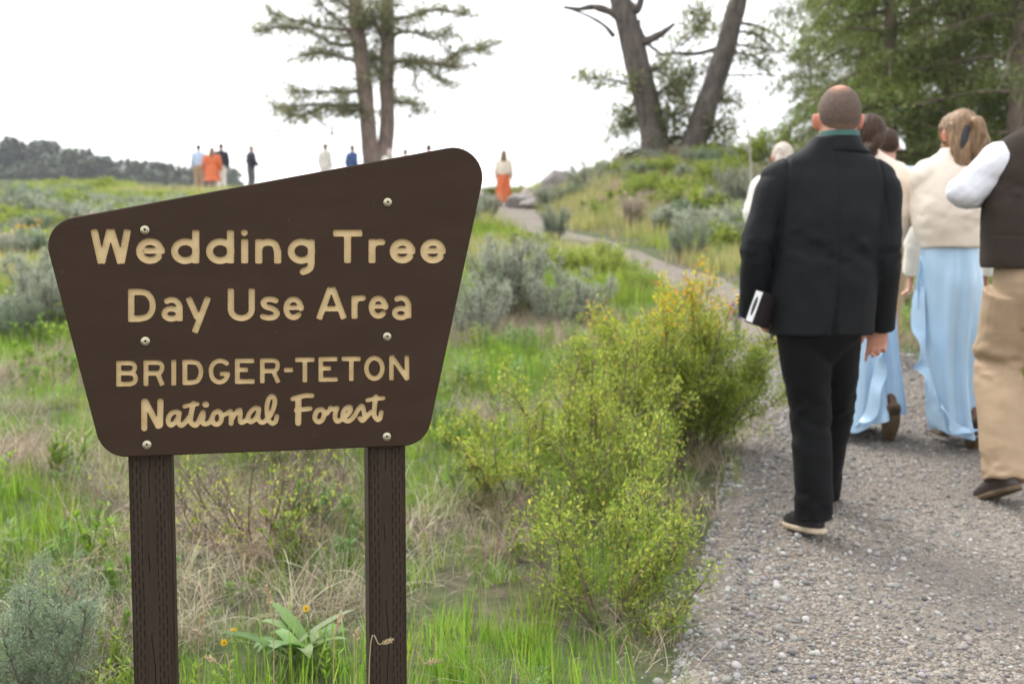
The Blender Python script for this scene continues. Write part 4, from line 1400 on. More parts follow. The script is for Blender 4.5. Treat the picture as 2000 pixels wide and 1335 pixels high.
top_garment(ves, I4, M_vest, 'waistcoat', [(tx(cx, py)[2], tx(cx, py)[0], -.005, a, d) for py, cx, a, d in vl], sleeves=False, wr=.010, seed=24, hook=seam_)
pc = []
for i in (0, 1):
    s, e, w = map(np.array, (I4['sh'][i], I4['el'][i], I4['wr'][i]))
    pc.append(tube([s + (.05 if i == 0 else -.05, 0, -.01), s, s * .5 + e * .5, e], [(.060, .07), (.082, .088), (.084, .088), (.074, .08)], n=20, rnd=True))
    pc.append(tube([e + (e - w) * .02, e * .6 + w * .4, w], [(.078, .080), (.070, .072), (.048, .048)], n=20, rnd=True))
me = fuse('shirt_sleeves', pc, .0065, 3)
wrinkle(me, .018, 6, 12, 27, sharp=1.0)
wrinkle(me, .007, 18, 30, 28, sharp=1.0)
link('shirt_sleeves', me, M_whiteshirt, ves)
c2 = rings([(tx(0, 262)[2], .022, .01, .105, .085), (tx(0, 236)[2], .026, .02, .082, .078)], n=28)
link('shirt_collar', Geo().add(*c2).mesh('collar', True, False), M_whiteshirt, ves)
hair_shell(ves, I4['hc'], I4['k'] * 1.02, M_hair_grey, turn=-.35, grow=1.03, front=.0)
hc = I4['hc']
g = Geo()
for s in (-1, 1):
    g.add(*tube([hc + (s * .088, -.02, .015), hc + (s * .085 + .03, .08, .015)], [.004, .004], n=6))
g.add(*ball(hc + (.01, .10, .008), (.022, .008, .018), 12, 8)); g.add(*ball(hc + (.072, .085, .008), (.022, .008, .018), 12, 8))
link('sunglasses', g.mesh('sunglasses', True, False), M_black_ribbon, ves)

# ---- the others further up the path and on the hilltop
def simple(label, px, Y, h, yaw, top, tcol, bottom, bcol, hair, w=1.0, vox=.014, stride=.0, group=None, shoe=M_darkshoe, arms='down', headx=0.0, skin=(1, 1, 1), loc=None):
    k = h / 1.75
    P = dict(h=h, w=w, vox=vox, headx=headx, heady=.03, skin=skin, group=group)
    if stride:
        P['ankles'] = [(-.08, -stride, .13), (.08, stride, .10)]
        P['knees'] = [(-.085, -stride * .1, .49 * k), (.085, stride * .8, .50 * k)]
    if arms == 'front':
        P['el'] = [(-.25 * k * w, .02, 1.13 * k), (.25 * k * w, .02, 1.13 * k)]
        P['wr'] = [(-.07, .22, 1.02 * k), (.07, .24, 1.03 * k)]
        P['handdir'] = [(.8, .3, -.1), (-.8, .3, -.1)]
    L_ = placeY(px, Y) if loc is None else loc
    root, I = base_person(label, L_, yaw, P)
    shoes(root, I, shoe, M_boot_sole, (.08, -.08), (.25 if stride else 0, 0), .95)
    rl = [(.86 * k, 0, 0, .185 * k * w, .13 * k), (.95 * k, 0, 0, .18 * k * w, .13 * k), (1.08 * k, 0, 0, .165 * k * w, .12 * k), (1.25 * k, 0, 0, .185 * k * w, .125 * k), (1.38 * k, 0, 0, .19 * k * w, .105 * k), (1.45 * k, 0, .005, .13 * k * w, .08 * k), (1.505 * k, 0, .01, .068 * k, .066 * k)]
    if top == 'shirt': rl = [(.98 * k, 0, 0, .16 * k * w, .115 * k)] + rl[2:]
    if top == 'shawl': rl = [(1.0 * k, 0, 0, .185 * k * w, .14 * k), (1.12 * k, 0, 0, .21 * k * w, .145 * k), (1.28 * k, 0, 0, .215 * k * w, .14 * k), (1.40 * k, 0, 0, .185 * k * w, .11 * k), (1.46 * k, 0, .005, .12 * k, .085 * k), (1.50 * k, 0, .01, .07 * k, .068 * k)]
    top_garment(root, I, tcol, {'jacket': 'jacket', 'shirt': 'shirt', 'shawl': 'shawl', 'dress': 'bodice'}[top], rl, wr=.010, seed=int(px) % 50)
    if bottom == 'trousers':
        trousers(root, I, bcol, wr=.010, seed=int(px) % 40, rt=(.10, .082, .072))
    else:
        hem = .12 if bottom == 'long' else .45
        skirt(root, bcol, [(1.05 * k, 0, 0, .15 * k * w, .11 * k), (.90 * k, 0, 0, .19 * k * w, .15 * k), (.6 * k, 0, 0, .21 * k * w, .19 * k), (hem, 0, 0, .25 * k * w, .25 * k)], 9, .022, int(px) % 30)
    hc = I['hc']
    if hair[0] == 'short':
        hair_shell(root, hc, k, hair[1], grow=1.05)
    else:
        pcs = [ball(hc + (0, -.012, .02), (.088 * k, .105 * k, .110 * k)), tube([hc + (0, -.07, 0), hc + (0, -.10, -.1), hc + (0, -.095, -.2 if hair[0] == 'bob' else -.34)], [(.075, .04), (.095, .04), (.07, .03)])]
        hm = fuse('hair', pcs, max(vox * .8, .008), 2)
        co = coords(hm)
        ff = sm(.05, .085, co[:, 1] - hc[1]) * sm(.075, .03, co[:, 2] - hc[2])
        setco(hm, co - np.array([0, 1, 0]) * (ff * .05)[:, None] + normals(hm) * ((vn(co * np.array([70, 70, 18]), 3) - .5) * .012)[:, None])
        link('hair', hm, hair[1], root)
    return root, I

GW = 'guests walking up the path'
GH = 'guests standing on the hilltop'
ew, Ie = simple('grey haired woman in pale shawl and navy floral dress, half hidden behind black suit', 1522, 9.1, 1.62, .15, 'shawl', M_ivory, 'short', M_floral, ('bob', M_hair_grey), w=1.12, vox=.010, stride=.12, group=GW, arms='front')
simple('short haired person in pale blue shirt beyond the dark haired woman', 1722, 8.3, 1.72, 0, 'shirt', M_blueshirt, 'trousers', M_khaki, ('short', M_hair_dark), w=1.1, vox=.011, stride=.12, group=GW)
simple('person in cream top and khaki trousers hidden beyond woman with black hair ribbon', 1850, 6.75, 1.66, 0, 'jacket', M_ivory, 'trousers', M_khaki, ('short', M_hair_blond), w=1.0, vox=.011, stride=.14, group=GW, shoe=M_brownshoe)
simple('man in pale blue shirt and khaki trousers left of the orange dress', 393, 43.0, 1.76, .2, 'shirt', M_blueshirt, 'trousers', M_khaki, ('short', M_hair_dark), group=GH)
simple('woman in rust orange dress with long blond hair on the hilltop', 419, 41.5, 1.66, .0, 'dress', M_orange, 'short', M_orange, ('long', M_hair_blond), w=1.35, group=GH)
simple('man in dark jacket and pale trousers behind the orange dress', 437, 43.4, 1.80, .4, 'jacket', M_dkjacket, 'trousers', M_ivory, ('short', M_hair_dark), group=GH)
simple('man in black top and grey trousers standing alone with clasped hands', 494, 42.0, 1.74, -.9, 'jacket', M_dkjacket, 'trousers', M_greytrs, ('short', M_hair_grey), w=1.15, group=GH, arms='front')
simple('person in ivory suit on hilltop left of the double trunked tree', 638, 43.5, 1.80, -.5, 'jacket', M_ivory, 'trousers', M_ivory, ('short', M_hair_blond), w=1.05, group=GH)
simple('man in bright blue jacket beside the double trunked tree', 690, 42.0, 1.74, -.7, 'jacket', M_navy, 'trousers', M_navy, ('short', M_hair_buzz), w=1.1, group=GH)
simple('person in white right of the double trunked tree', 763, 39.0, 1.60, .3, 'dress', M_ivory, 'long', M_ivory, ('long', M_hair_grey), w=1.1, group=GH)
simple('person whose blond head just clears the sign top', 794, 38.0, 1.60, .5, 'jacket', M_ivory, 'trousers', M_khaki, ('short', M_hair_blond), group=GH)
simple('dark haired person whose head shows above the sign near its top corner', 839, 38.5, 1.74, .2, 'jacket', M_blueshirt, 'trousers', M_khaki, ('short', M_hair_dark), group=GH)
simple('woman in long orange skirt and cream shawl walking up the far path', 984, 32.0, 1.56, 0, 'shawl', M_cream, 'long', M_orange, ('long', M_hair_blond), w=1.0, group=None)

# bouquet carried low by the grey haired woman
bq = placeY(1437, 8.9) + np.array([0, 0, .10])
M_pet = mat_leaf('petals', 0.3)
bou = empty('bouquet', bq + np.array([0, 0, 0.08]))
tag(bou, 'small bouquet of blue and pink flowers held low left of black suit', 'bouquet')
g = Geo()
for i in range(46):
    d = unit(rng.normal(size=3) + (0, 0, .3)) * rng.uniform(.02, .075)
    c_ = [(0.10, .13, .5), (.75, .22, .33), (.16, .18, .55), (.2, .3, .08)][i % 4]
    v, q, t = ball(d + (0, 0, .12), (.016, .016, .010), 8, 6, rot=tuple(rng.uniform(0, 3, 3)))
    g.add(v, q, t, c_)
link('flowers', g.mesh('flowers'), M_pet, bou)
g = Geo()
for i in range(9):
    e = rng.normal(size=3) * .02
    g.add(*tube([np.array([0, 0, .12]) + e * 1.5, e * .5, np.array([0, 0, -.09]) + e], [.003, .003, .003], n=5, seg=2), c=(.12, .2, .05))
link('stems', g.mesh('stems'), M_pet, bou)
for kx in range(2):
    strip(bou, 'ribbon', M_navy, [(0, 0, .02), (-.02 + .03 * kx, 0, -.06), (-.03 + .05 * kx, 0, -.15)], (1, 0, .1), .018, 2, .006, kx)
# ------------------------------------------------------------------ vegetation builders
M_bark = mat_plain('conifer_bark', (0.17, 0.125, 0.10), 0.95, 0.45, 9, 1.0, 14, 0.05, stretch=(1, 1, 0.25))
M_bark_dark = mat_plain('old_dark_bark', (0.125, 0.103, 0.092), 0.95, 0.5, 9, 1.0, 12, 0.06, stretch=(1, 1, 0.25))
M_stem = mat_plain('shrub_stem', (0.16, 0.115, 0.085), 0.9, 0.4, 20, 0.3, 80, 0.002)
M_sagestem = mat_plain('sage_wood', (0.17, 0.145, 0.12), 0.9, 0.4, 20, 0.3, 80, 0.002)
M_palewood = mat_plain('pale_aspen_bark', (0.42, 0.39, 0.34), 0.85, 0.3, 10, 0.3, 40, 0.004)
M_leaf = mat_leaf('leaf', 0.45)
M_needle = mat_leaf('needles', 0.42)
M_grass = mat_leaf('grass_blade', 0.45, instancer=True)
M_straw = mat_leaf('straw_blade', 0.25, instancer=True)


def leafq(c, d, n, ln, wd, fold=0.25):
    """N four-cornered leaves: base, side, tip, side. c base points, d directions, n face normals"""
    d = unit(d); s = unit(np.cross(d, n)); n_ = np.cross(s, d)
    ln = np.asarray(ln)[:, None]; wd = np.asarray(wd)[:, None]
    a = c
    t = c + d * ln
    m = c + d * ln * .48
    l = m + s * wd + n_ * wd * fold
    r = m - s * wd + n_ * wd * fold
    V = np.stack([a, r, t, l], 1).reshape(-1, 3)
    q = np.arange(len(c) * 4).reshape(-1, 4)
    return V, q


def pick(pal, n, rg, jit=0.12):
    pal = np.array(pal)
    c = pal[rg.integers(0, len(pal), n)]
    return np.clip(c * (1 + rg.normal(0, jit, (n, 1))) * (1 + rg.normal(0, jit * .4, (n, 3))), 0.004, 1)


def branch(rg, p0, d, L, n=5, wob=.25, up=.1):
    pts = [np.array(p0, float)]
    d = unit(d)
    for i in range(n):
        d = unit(d + rg.normal(0, wob, 3) * .6 + np.array([0, 0, up]))
        pts.append(pts[-1] + d * L / n)
    return np.array(pts)


def shrub(seed, H, Rr, stems, twigs, leaf_n, ll, pal, tip=None, stemmat=None, bare=.15, upright=.8, lw=.42, rgb=None, thick=.005, clump=.035, up=.08):
    """returns (stem mesh, leaf mesh) for a shrub standing on the origin"""
    rg = np.random.default_rng(seed)
    gs = Geo(); tw = []
    for s in range(stems):
        a = rg.uniform(0, 2 * math.pi); r = rg.uniform(.25, 1) ** .7
        lean = np.array([math.cos(a) * r * Rr, math.sin(a) * r * Rr, 0])
        hgt = H * rg.uniform(.55, 1.0) * (1 - .30 * r * r)
        b0 = np.array([math.cos(a), math.sin(a), 0]) * rg.uniform(0, .15 * Rr) - np.array([0, 0, .05])
        d = lean * (1.2 - upright * .4) + np.array([0, 0, hgt])
        pts = branch(rg, b0, d, np.linalg.norm(lean + [0, 0, hgt]), 6, .22, up)
        gs.add(*tube(pts, np.linspace(thick, thick * .3, len(pts)), n=5, seg=2, rnd=False))
        for t in range(twigs):
            f = rg.uniform(.25, 1.0)
            i = min(int(f * 6), 5); p = pts[i] + (pts[i + 1] - pts[i]) * (f * 6 - i)
            dd = unit(pts[i + 1] - pts[i]) + rg.normal(0, .75, 3) + np.array([0, 0, .25])
            L_ = rg.uniform(.10, .30) * H * (1.15 - .5 * f)
            tp = branch(rg, p, dd, L_, 4, .25, .12)
            gs.add(*tube(tp, np.linspace(thick * .42, thick * .16, 5), n=4, seg=1, rnd=False, cap=False))
            tw.append(tp)
    tw = np.array(tw)
    n = leaf_n
    wi = rg.integers(0, len(tw), n); f = bare + (1 - bare) * rg.random(n) ** .75
    i = np.minimum((f * 4).astype(int), 3)
    p = tw[wi, i] + (tw[wi, i + 1] - tw[wi, i]) * (f * 4 - i)[:, None]
    ax = unit(tw[wi, i + 1] - tw[wi, i])
    p = p + rg.normal(0, clump, (n, 3))
    d = unit(ax * .6 + rg.normal(0, .7, (n, 3)) + [0, 0, .25])
    nn = unit(rg.normal(0, .5, (n, 3)) + [0, 0, 1])
    ln = ll * rg.uniform(.55, 1.3, n)
    V, q = leafq(p, d, nn, ln, ln * lw * .5 * rg.uniform(.8, 1.2, n))
    c = pick(pal, n, rg)
    if tip is not None:
        w = sm(.58, .92, p[:, 2] / H + rg.normal(0, .12, n) + .10 * (vn(p * 6, seed) - .5)) * (rg.random(n) < .75)
        c = np.where(w[:, None] > .5, pick(tip, n, rg), c)
    g = Geo().add(V, q, c=np.repeat(c, 4, 0))
    return gs.mesh('stems', True, False), g.mesh('foliage', False)


def plant(name, label, cat, meshes, loc, rz=0, s=1.0, group=None, stemmat=None, leafmat=None, pn=('stems', 'foliage')):
    o = empty(name, loc, rz)
    o.scale = (s, s, s) if np.isscalar(s) else s
    tag(o, label, cat, group)
    link(pn[0], meshes[0], stemmat or M_stem, o)
    link(pn[1], meshes[1], leafmat or M_leaf, o)
    return o


def gp(px, py, Y=None):
    """point on the ground seen at a pixel"""
    r = ray(px, py); o = np.array([0, 0, CAMZ])
    t = 1.0
    lo, hi = .5, 80.0
    for tt in np.arange(.8, 60, .05):
        p = o + r * tt
        if p[2] <= gz1(p[0], p[1]):
            return np.array([p[0], p[1], gz1(p[0], p[1])])
    p = o + r * 45
    return np.array([p[0], p[1], gz1(p[0], p[1])])


def onY(px, Y, dz=0.0):
    p = placeY(px, Y); p[2] += dz
    return p


# palettes
YG = [(.30, .35, .052), (.37, .40, .075), (.23, .30, .047), (.44, .45, .10), (.18, .25, .042)]
MG = [(.14, .21, .04), (.18, .26, .05), (.23, .30, .06), (.27, .33, .07)]
OR = [(.58, .36, .04), (.55, .44, .05), (.54, .24, .06), (.50, .44, .06), (.48, .43, .06)]
SG = [(.25, .28, .21), (.30, .33, .25), (.36, .38, .30), (.20, .23, .16)]
SG2 = [(.17, .22, .15), (.21, .27, .18), (.26, .31, .22), (.14, .18, .11)]
PINE = [(.15, .165, .07), (.20, .21, .095), (.25, .25, .12), (.30, .30, .15)]

# ---- the flowering-currant like shrubs along the left edge of the path
GSH = 'leafy shrubs beside the path'
big = shrub(1, .98, .58, 22, 17, 30000, .0215, YG + MG[1:], OR, thick=.007, clump=.024)
plant('leafy_shrub', 'tall yellow green shrub with orange tipped top beside the path', 'shrub', big, onY(1300, 5.75), .4, (1, 1, 1.03), GSH)
rightb = shrub(2, .78, .42, 18, 14, 17000, .021, MG + YG[:2], YG, thick=.006, clump=.024)
plant('leafy_shrub', 'dense mid green shrub bulging over the path edge near black trousers', 'shrub', rightb, onY(1362, 5.8), 2.1, 1.0, GSH)
mid = shrub(3, .82, .52, 18, 13, 10500, .0205, YG, YG, thick=.006, clump=.022, bare=.3)
plant('leafy_shrub', 'airy yellow green shrub right of the sign with twigs showing', 'shrub', mid, onY(1160, 5.15), 1.0, 1.0, GSH)
low = shrub(4, .52, .44, 15, 13, 8200, .019, MG + YG, YG, thick=.006, clump=.020, bare=.25)
plant('leafy_shrub', 'low green shrub nearest the camera at the gravel edge', 'shrub', low, onY(1185, 3.75), .2, 1.0, GSH)
mid2 = shrub(14, .62, .44, 14, 13, 8000, .0195, YG + MG, YG, thick=.006, clump=.020, bare=.35)
plant('leafy_shrub', 'spreading shrub with bare grey twigs below the airy one', 'shrub', mid2, onY(1195, 4.35), 2.6, 1.0, GSH)
side_ = shrub(15, .50, .40, 12, 10, 3800, .024, YG, YG, thick=.005, clump=.018, bare=.35)
plant('leafy_shrub', 'small pale green shrub just right of the sign post', 'shrub', side_, onY(985, 4.9), .9, 1.0, GSH)
# the twiggy shrub behind the sign between its posts
dead = shrub(5, .50, .62, 44, 17, 1500, .020, YG, YG, thick=.0042, clump=.02, bare=.6, up=-.02)
plant('leafy_shrub', 'twiggy half bare shrub seen between the sign posts', 'shrub', dead, onY(500, 4.5), 0, 1.0, GSH)
plant('leafy_shrub', 'green shrub seen low between posts at the foot of the board', 'shrub', mid, onY(560, 5.6), 3.0, (.9, .9, .8), GSH)
# sagebrush
sgA = shrub(6, .72, .62, 26, 16, 12000, .030, SG, SG, thick=.010, clump=.020, lw=.26, bare=.2, up=.2)
sgB = shrub(7, .55, .60, 20, 14, 8500, .032, SG, SG, thick=.010, clump=.022, lw=.28, bare=.25, up=.2)
sgC = shrub(8, .85, .55, 18, 14, 8500, .034, SG2, SG, thick=.012, clump=.024, lw=.28, bare=.35, up=.15)
sgN = shrub(9, .60, .55, 26, 30, 52000, .014, [(.20, .27, .17), (.25, .32, .21), (.30, .36, .25), (.16, .22, .12)], None, thick=.0045, clump=.011, lw=.22, bare=.15, up=.25)
plant('sagebrush', 'feathery grey green sagebrush at bottom left beside the sign post', 'sagebrush', sgN, onY(35, 3.05), 0, (.9, .85, .68), 'sagebrush plants', M_sagestem)
SGL = [
 (1010, 10.6, 0, 'large silvery sagebrush between the sign edge and path', 1.25), (1105, 10.0, 1, 'silvery sagebrush directly behind the orange tipped shrub', 1.0),
 (930, 9.4, 1, 'silvery sagebrush touching the right edge of the sign', 1.0), (1085, 19.5, 2, 'dark stemmed sagebrush beside the bend of the path', 1.15),
 (945, 25.0, 0, 'sagebrush next to the sign corner left of the far path', 1.5), (1075, 27.5, 0, 'grey sagebrush right of the far path below the boulders', 1.7),
 (1150, 29.5, 1, 'grey sagebrush on the mound right of the boulders', 1.9), (1345, 15.9, 2, 'rounded sagebrush on a bare trunk right of the path', 1.05),
 (1410, 17.0, 1, 'sprawling sagebrush behind the rounded one', 1.5), (1450, 21.0, 0, 'grey brush beside the black suit sleeve', 1.9),
 (1560, 24.0, 0, 'grey brush hidden beyond the walkers on the slope', 1.8), (20, 15.0, 0, 'sagebrush at the left picture edge level with Day Use line', 1.25),
 (75, 11.8, 1, 'sagebrush left of the sign at half height', 1.0), (25, 9.0, 2, 'small sagebrush low at the left picture edge', .55),
 (100, 9.6, 0, 'sagebrush brushing the slanted left edge of sign', .9), (130, 21.0, 0, 'sagebrush above the rounded left corner of the sign', 1.6),
 (30, 24.0, 2, 'dusky sagebrush on left slope below the far woods', 1.7), (215, 27.0, 0, 'grey sagebrush on left slope above the word Wedding', 1.8),
 (90, 30.0, 1, 'sagebrush on left crest near the picture edge', 2.2), (170, 36.0, 2, 'sagebrush on left crest under the far ridge', 2.0),
 (255, 34.0, 1, 'pale sagebrush on left crest closer to the guests', 2.0), (300, 40.0, 0, 'last sagebrush before the bare hilltop ground', 1.9), (10, 38.0, 0, 'topmost sagebrush at the left picture edge', 2.4)]
for px, Y, kd, lab, s in SGL:
    if px < 400 and Y >= 27: s *= (.5 if Y < 31 else .36)
    elif px < 400 and Y >= 14: s *= .62
    elif Y > 15: s *= .70
    plant('sagebrush', lab, 'sagebrush', (sgA, sgB, sgC)[kd], onY(px, Y), rng.uniform(0, 6), s * np.array([1, 1, rng.uniform(.8, 1.0)]), 'sagebrush plants', M_sagestem)
# leafy bushes further off
lbA = shrub(10, 1.0, .8, 20, 13, 9000, .05, MG + YG[:2], None, thick=.012, clump=.05)
lbB = shrub(11, .9, .85, 18, 13, 8000, .055, YG + MG, None, thick=.012, clump=.05)
LB = [(1165, 13.4, 1, 'bright green bush behind the orange tipped shrub', .62), (1240, 12.2, 0, 'green bush overhanging the left path edge', .32), (1080, 13.8, 1, 'yellow green bush beside the silvery sagebrush', .55),
      (1225, 27.5, 0, 'green bush at the left foot of the forked trunk', 1.55), (1290, 26.5, 1, 'green bush in front of the forked trunk', 1.5), (1370, 28.0, 0, 'green bush at the right foot of the forked trunk', 1.6),
      (1445, 27.5, 0, 'dark green bush right of the forked trunk', 1.75), (1520, 26.5, 0, 'green bush behind the grey haired woman', 1.8), (1180, 33.0, 1, 'green bush on the skyline right of the boulders', 1.1),
      (1125, 36.5, 0, 'small green bush on the skyline beyond the boulders', 1.0), (1010, 38.0, 1, 'low green bush on skyline beyond the orange skirt', 1.0), (960, 39.0, 0, 'low green bush on skyline by the sign corner', 1.0),
      (1610, 22.0, 0, 'green bush low among the conifers behind black suit', 1.6), (1790, 20.0, 1, 'bright bush between the two shawled women', 1.7), (60, 20.0, 1, 'yellow green bush on the left slope', .9),
      (205, 40.0, 1, 'yellow green bush on the left crest', 1.6), (120, 41.0, 1, 'bright bush on left crest under the wooded ridge', 1.7), (340, 33.0, 1, 'green bush above the sign edge near the guests', .9),
      (1995, 6.9, 0, 'leafy plant showing past the khaki trousers at right edge', .45), (2060, 8.2, 1, 'bush beyond the waistcoat man on the right verge', .8), (1330, 21.5, 1, 'yellow green bush low on the mound', 1.0), (1270, 23.5, 0, 'green bush halfway up the mound', 1.0), (1400, 24.0, 1, 'yellow green bush below the dark bush on the mound', 1.1)]
for px, Y, kd, lab, s in LB:
    if Y > 30: s *= .5
    elif Y > 25 and 1200 < px < 1460: s *= .42
    elif Y > 20: s *= .78
    plant('green_bush', lab, 'bush', (lbA, lbB)[kd], onY(px, Y), rng.uniform(0, 6), s * np.array([1, 1, rng.uniform(.75, .95)]), 'leafy bushes on the slope')

# ---- balsamroot between the posts: broad grey-green leaves and yellow flower heads
def broad_leaf(L_, w_, bend, n=7):
    t = np.linspace(0, 1, n)
    ww = w_ * np.sin(np.pi * np.clip(t * .96 + .02, 0, 1)) ** .75 * (1 - .35 * t)
    y = L_ * t * np.cos(bend * t); z = L_ * t * np.sin(.9 - bend * t)
    V = []
    for i in range(n):
        V += [[-ww[i], y[i], z[i] + ww[i] * .35], [0, y[i], z[i]], [ww[i], y[i], z[i] + ww[i] * .35]]
    q = []
    for i in range(n - 1):
        q += [[i * 3, i * 3 + 1, i * 3 + 4, i * 3 + 3], [i * 3 + 1, i * 3 + 2, i * 3 + 5, i * 3 + 4]]
    return np.array(V), np.array(q)
M_broad = mat_leaf('broad_leaf', .35)
bal = empty('balsamroot', onY(590, 3.38)); tag(bal, 'broad leaved plant with yellow flowers between the sign posts', 'plant')
for i in range(17):
    v, q = broad_leaf(rng.uniform(.12, .24), rng.uniform(.022, .038), rng.uniform(.3, .9))
    a = rng.uniform(0, 6.28); c_, s_ = math.cos(a), math.sin(a)
    v = np.stack([v[:, 0] * c_ - v[:, 1] * s_, v[:, 0] * s_ + v[:, 1] * c_, v[:, 2] + .03], 1) + np.array([rng.normal(0, .03), rng.normal(0, .03), 0])
    g = Geo().add(v, q, c=pick([(.20, .30, .12), (.24, .33, .15), (.17, .27, .09)], 1, rng)[0])
    link('leaf', g.mesh('leaf'), M_broad, bal)
def flower_head(g, c, r=.028, nrm=(0, -.8, .5)):
    nrm = unit(nrm); s = unit(np.cross(nrm, (0, 0, 1))); t = np.cross(s, nrm)
    for k_ in range(13):
        a = k_ / 13 * 6.283; d = s * math.cos(a) + t * math.sin(a) + nrm * .25
        V, q = leafq(np.array([c]), np.array([d]), np.array([nrm]), [r], [r * .2])
        g.add(V, q, c=(.78, .50, .03))
    v, q, t_ = ball(c, (r * .36,) * 3, 10, 8); g.add(v, q, t_, (.45, .22, .02))
for (px, py) in [(598, 1188), (457, 1232), (438, 1254), (531, 1264)]:
    tip_ = atY(px, py, 3.3) - np.array(bal.location)
    g = Geo(); flower_head(g, tip_, .0125)
    fh = link('flower', g.mesh('flower'), M_leaf, bal)
    link('stalk', Geo().add(*tube([(tip_[0] * .35, 0, 0), (tip_[0] * .7, .01, tip_[2] * .6), tip_], [.003, .0028, .0025], n=5, seg=3), c=(.22, .30, .12)).mesh('stalk'), M_leaf, fh)
# yellow flowers out on the left slope and the mound
for px, py, Y in [(72, 432, 19), (46, 445, 18), (33, 455, 17), (62, 447, 18.5), (1244, 388, 24)]:
    p = atY(px, py, Y); b0 = np.array([p[0], p[1], gz1(p[0], p[1])])
    fl = empty('yellow_flower', b0)
    tag(fl, {72: 'topmost yellow wildflower clump on the slope by the sign corner', 46: 'yellow wildflower clump in the middle of the left slope group', 33: 'lowest and leftmost yellow wildflower clump on the slope', 62: 'yellow wildflower clump right of the middle one on left slope', 1244: 'single yellow wildflower clump on the mound right of the path'}[px], 'flower', 'yellow wildflowers')
    g = Geo(); hgt = max(p[2] - b0[2], .25)
    for k_ in range(4): flower_head(g, np.array([rng.normal(0, .05), rng.normal(0, .05), hgt + rng.normal(0, .03)]), .032)
    link('flower', g.mesh('flower'), M_leaf, fl)
    link('stalk', Geo().add(*tube([(0, 0, 0), (.01, 0, hgt)], [.008, .006], n=5, seg=2), c=(.2, .28, .1)).mesh('stalk'), M_leaf, fl)

# ---- dry seed-headed grass stems near the sign
SD = [((524, 1335), (535, 1270), (528, 1190), (521, 1144), 2.35, 'dry seed head left of the right post, leaning left'), ((640, 1335), (652, 1270), (659, 1235), (664, 1198), 2.3, 'dry seed head just left of the right post'),
      ((690, 1330), (692, 1290), (694, 1255), (697, 1232), 2.28, 'short dry seed head touching the right post'), ((712, 1335), (722, 1285), (742, 1258), (763, 1250), 2.2, 'nodding dry seed head crossing the right post'),
      ((815, 1335), (822, 1200), (829, 1100), (831, 985), 2.6, 'tall dry seed head right of the right post'), ((775, 1340), (800, 1310), (830, 1295), (858, 1290), 2.15, 'bent dry seed head at bottom of right post'),
      ((468, 1350), (450, 1318), (425, 1295), (405, 1282), 2.2, 'fallen dry seed head between posts at the bottom'), ((393, 1320), (388, 1270), (392, 1225), (396, 1195), 2.5, 'curled dry stalk right of the left post')]
M_dry = mat_leaf('dry_stem', .2)
for *pp, Y, lab in SD:
    pts = np.array([atY(a[0], a[1], Y) for a in pp])
    b0 = pts[0].copy(); b0[2] = gz1(b0[0], b0[1])
    pts = np.vstack([b0, pts[1:]]) - b0
    st = empty('dry_grass_stem', b0); tag(st, lab, 'grass stem', 'dry seed headed grass stems')
    cp_ = crom(pts, 6)
    link('stalk', Geo().add(*tube(cp_, [.0011] * len(cp_), n=5, seg=1, rnd=False), c=(.42, .33, .19)).mesh('stalk'), M_dry, st)
    hd_ = cp_[int(len(cp_) * .72):]
    n = 60; f = rng.random(n) * (len(hd_) - 1.001); i = f.astype(int)
    p = hd_[i] + (hd_[i + 1] - hd_[i]) * (f - i)[:, None]; ax = unit(hd_[i + 1] - hd_[i])
    V, q = leafq(p + rng.normal(0, .0014, (n, 3)), ax + rng.normal(0, .35, (n, 3)), rng.normal(0, 1, (n, 3)), rng.uniform(.006, .012, n), np.full(n, .0016))
    link('seed_head', Geo().add(V, q, c=np.repeat(pick([(.50, .40, .24), (.42, .31, .17), (.56, .46, .30)], n, rng), 4, 0)).mesh('seed_head', False), M_dry, st)
# ------------------------------------------------------------------ trees
def needles(g, rg, pts, n, spread, ll, pal, droop=.0, wd_=.13):
    """needle sprays around a limb line"""
    pts = np.asarray(pts)
    f = rg.random(n) * (len(pts) - 1.001); i = f.astype(int)
    p = pts[i] + (pts[i + 1] - pts[i]) * (f - i)[:, None]; ax = unit(pts[i + 1] - pts[i])
    sp = rg.normal(0, 1, (n, 3)) * spread * np.array([1, 1, .85])
    p = p + sp
    d = unit(ax * .5 + rg.normal(0, .55, (n, 3)) + sp / (np.linalg.norm(sp, axis=1, keepdims=True) + 1e-6) * .8 + [0, 0, droop])
    ln = ll * rg.uniform(.6, 1.35, n)
    V, q = leafq(p, d, rg.normal(0, .6, (n, 3)) + [0, 0, 1], ln, ln * wd_, .1)
    g.add(V, q, c=np.repeat(pick(pal, n, rg, .18), 4, 0))


def limb(g, pts, r0, r1, n=7, seg=3, rough=.06, seed=0):
    p = crom(np.array(pts, float), seg)
    rr = np.linspace(r0, r1, len(p)) * (1 + rough * (vn(np.stack([np.arange(len(p)) * .8, np.zeros(len(p)), np.zeros(len(p))], 1), seed) - .5) * 2)
    g.add(*tube(p, list(rr), n=n, seg=1, rnd=False))
    return p


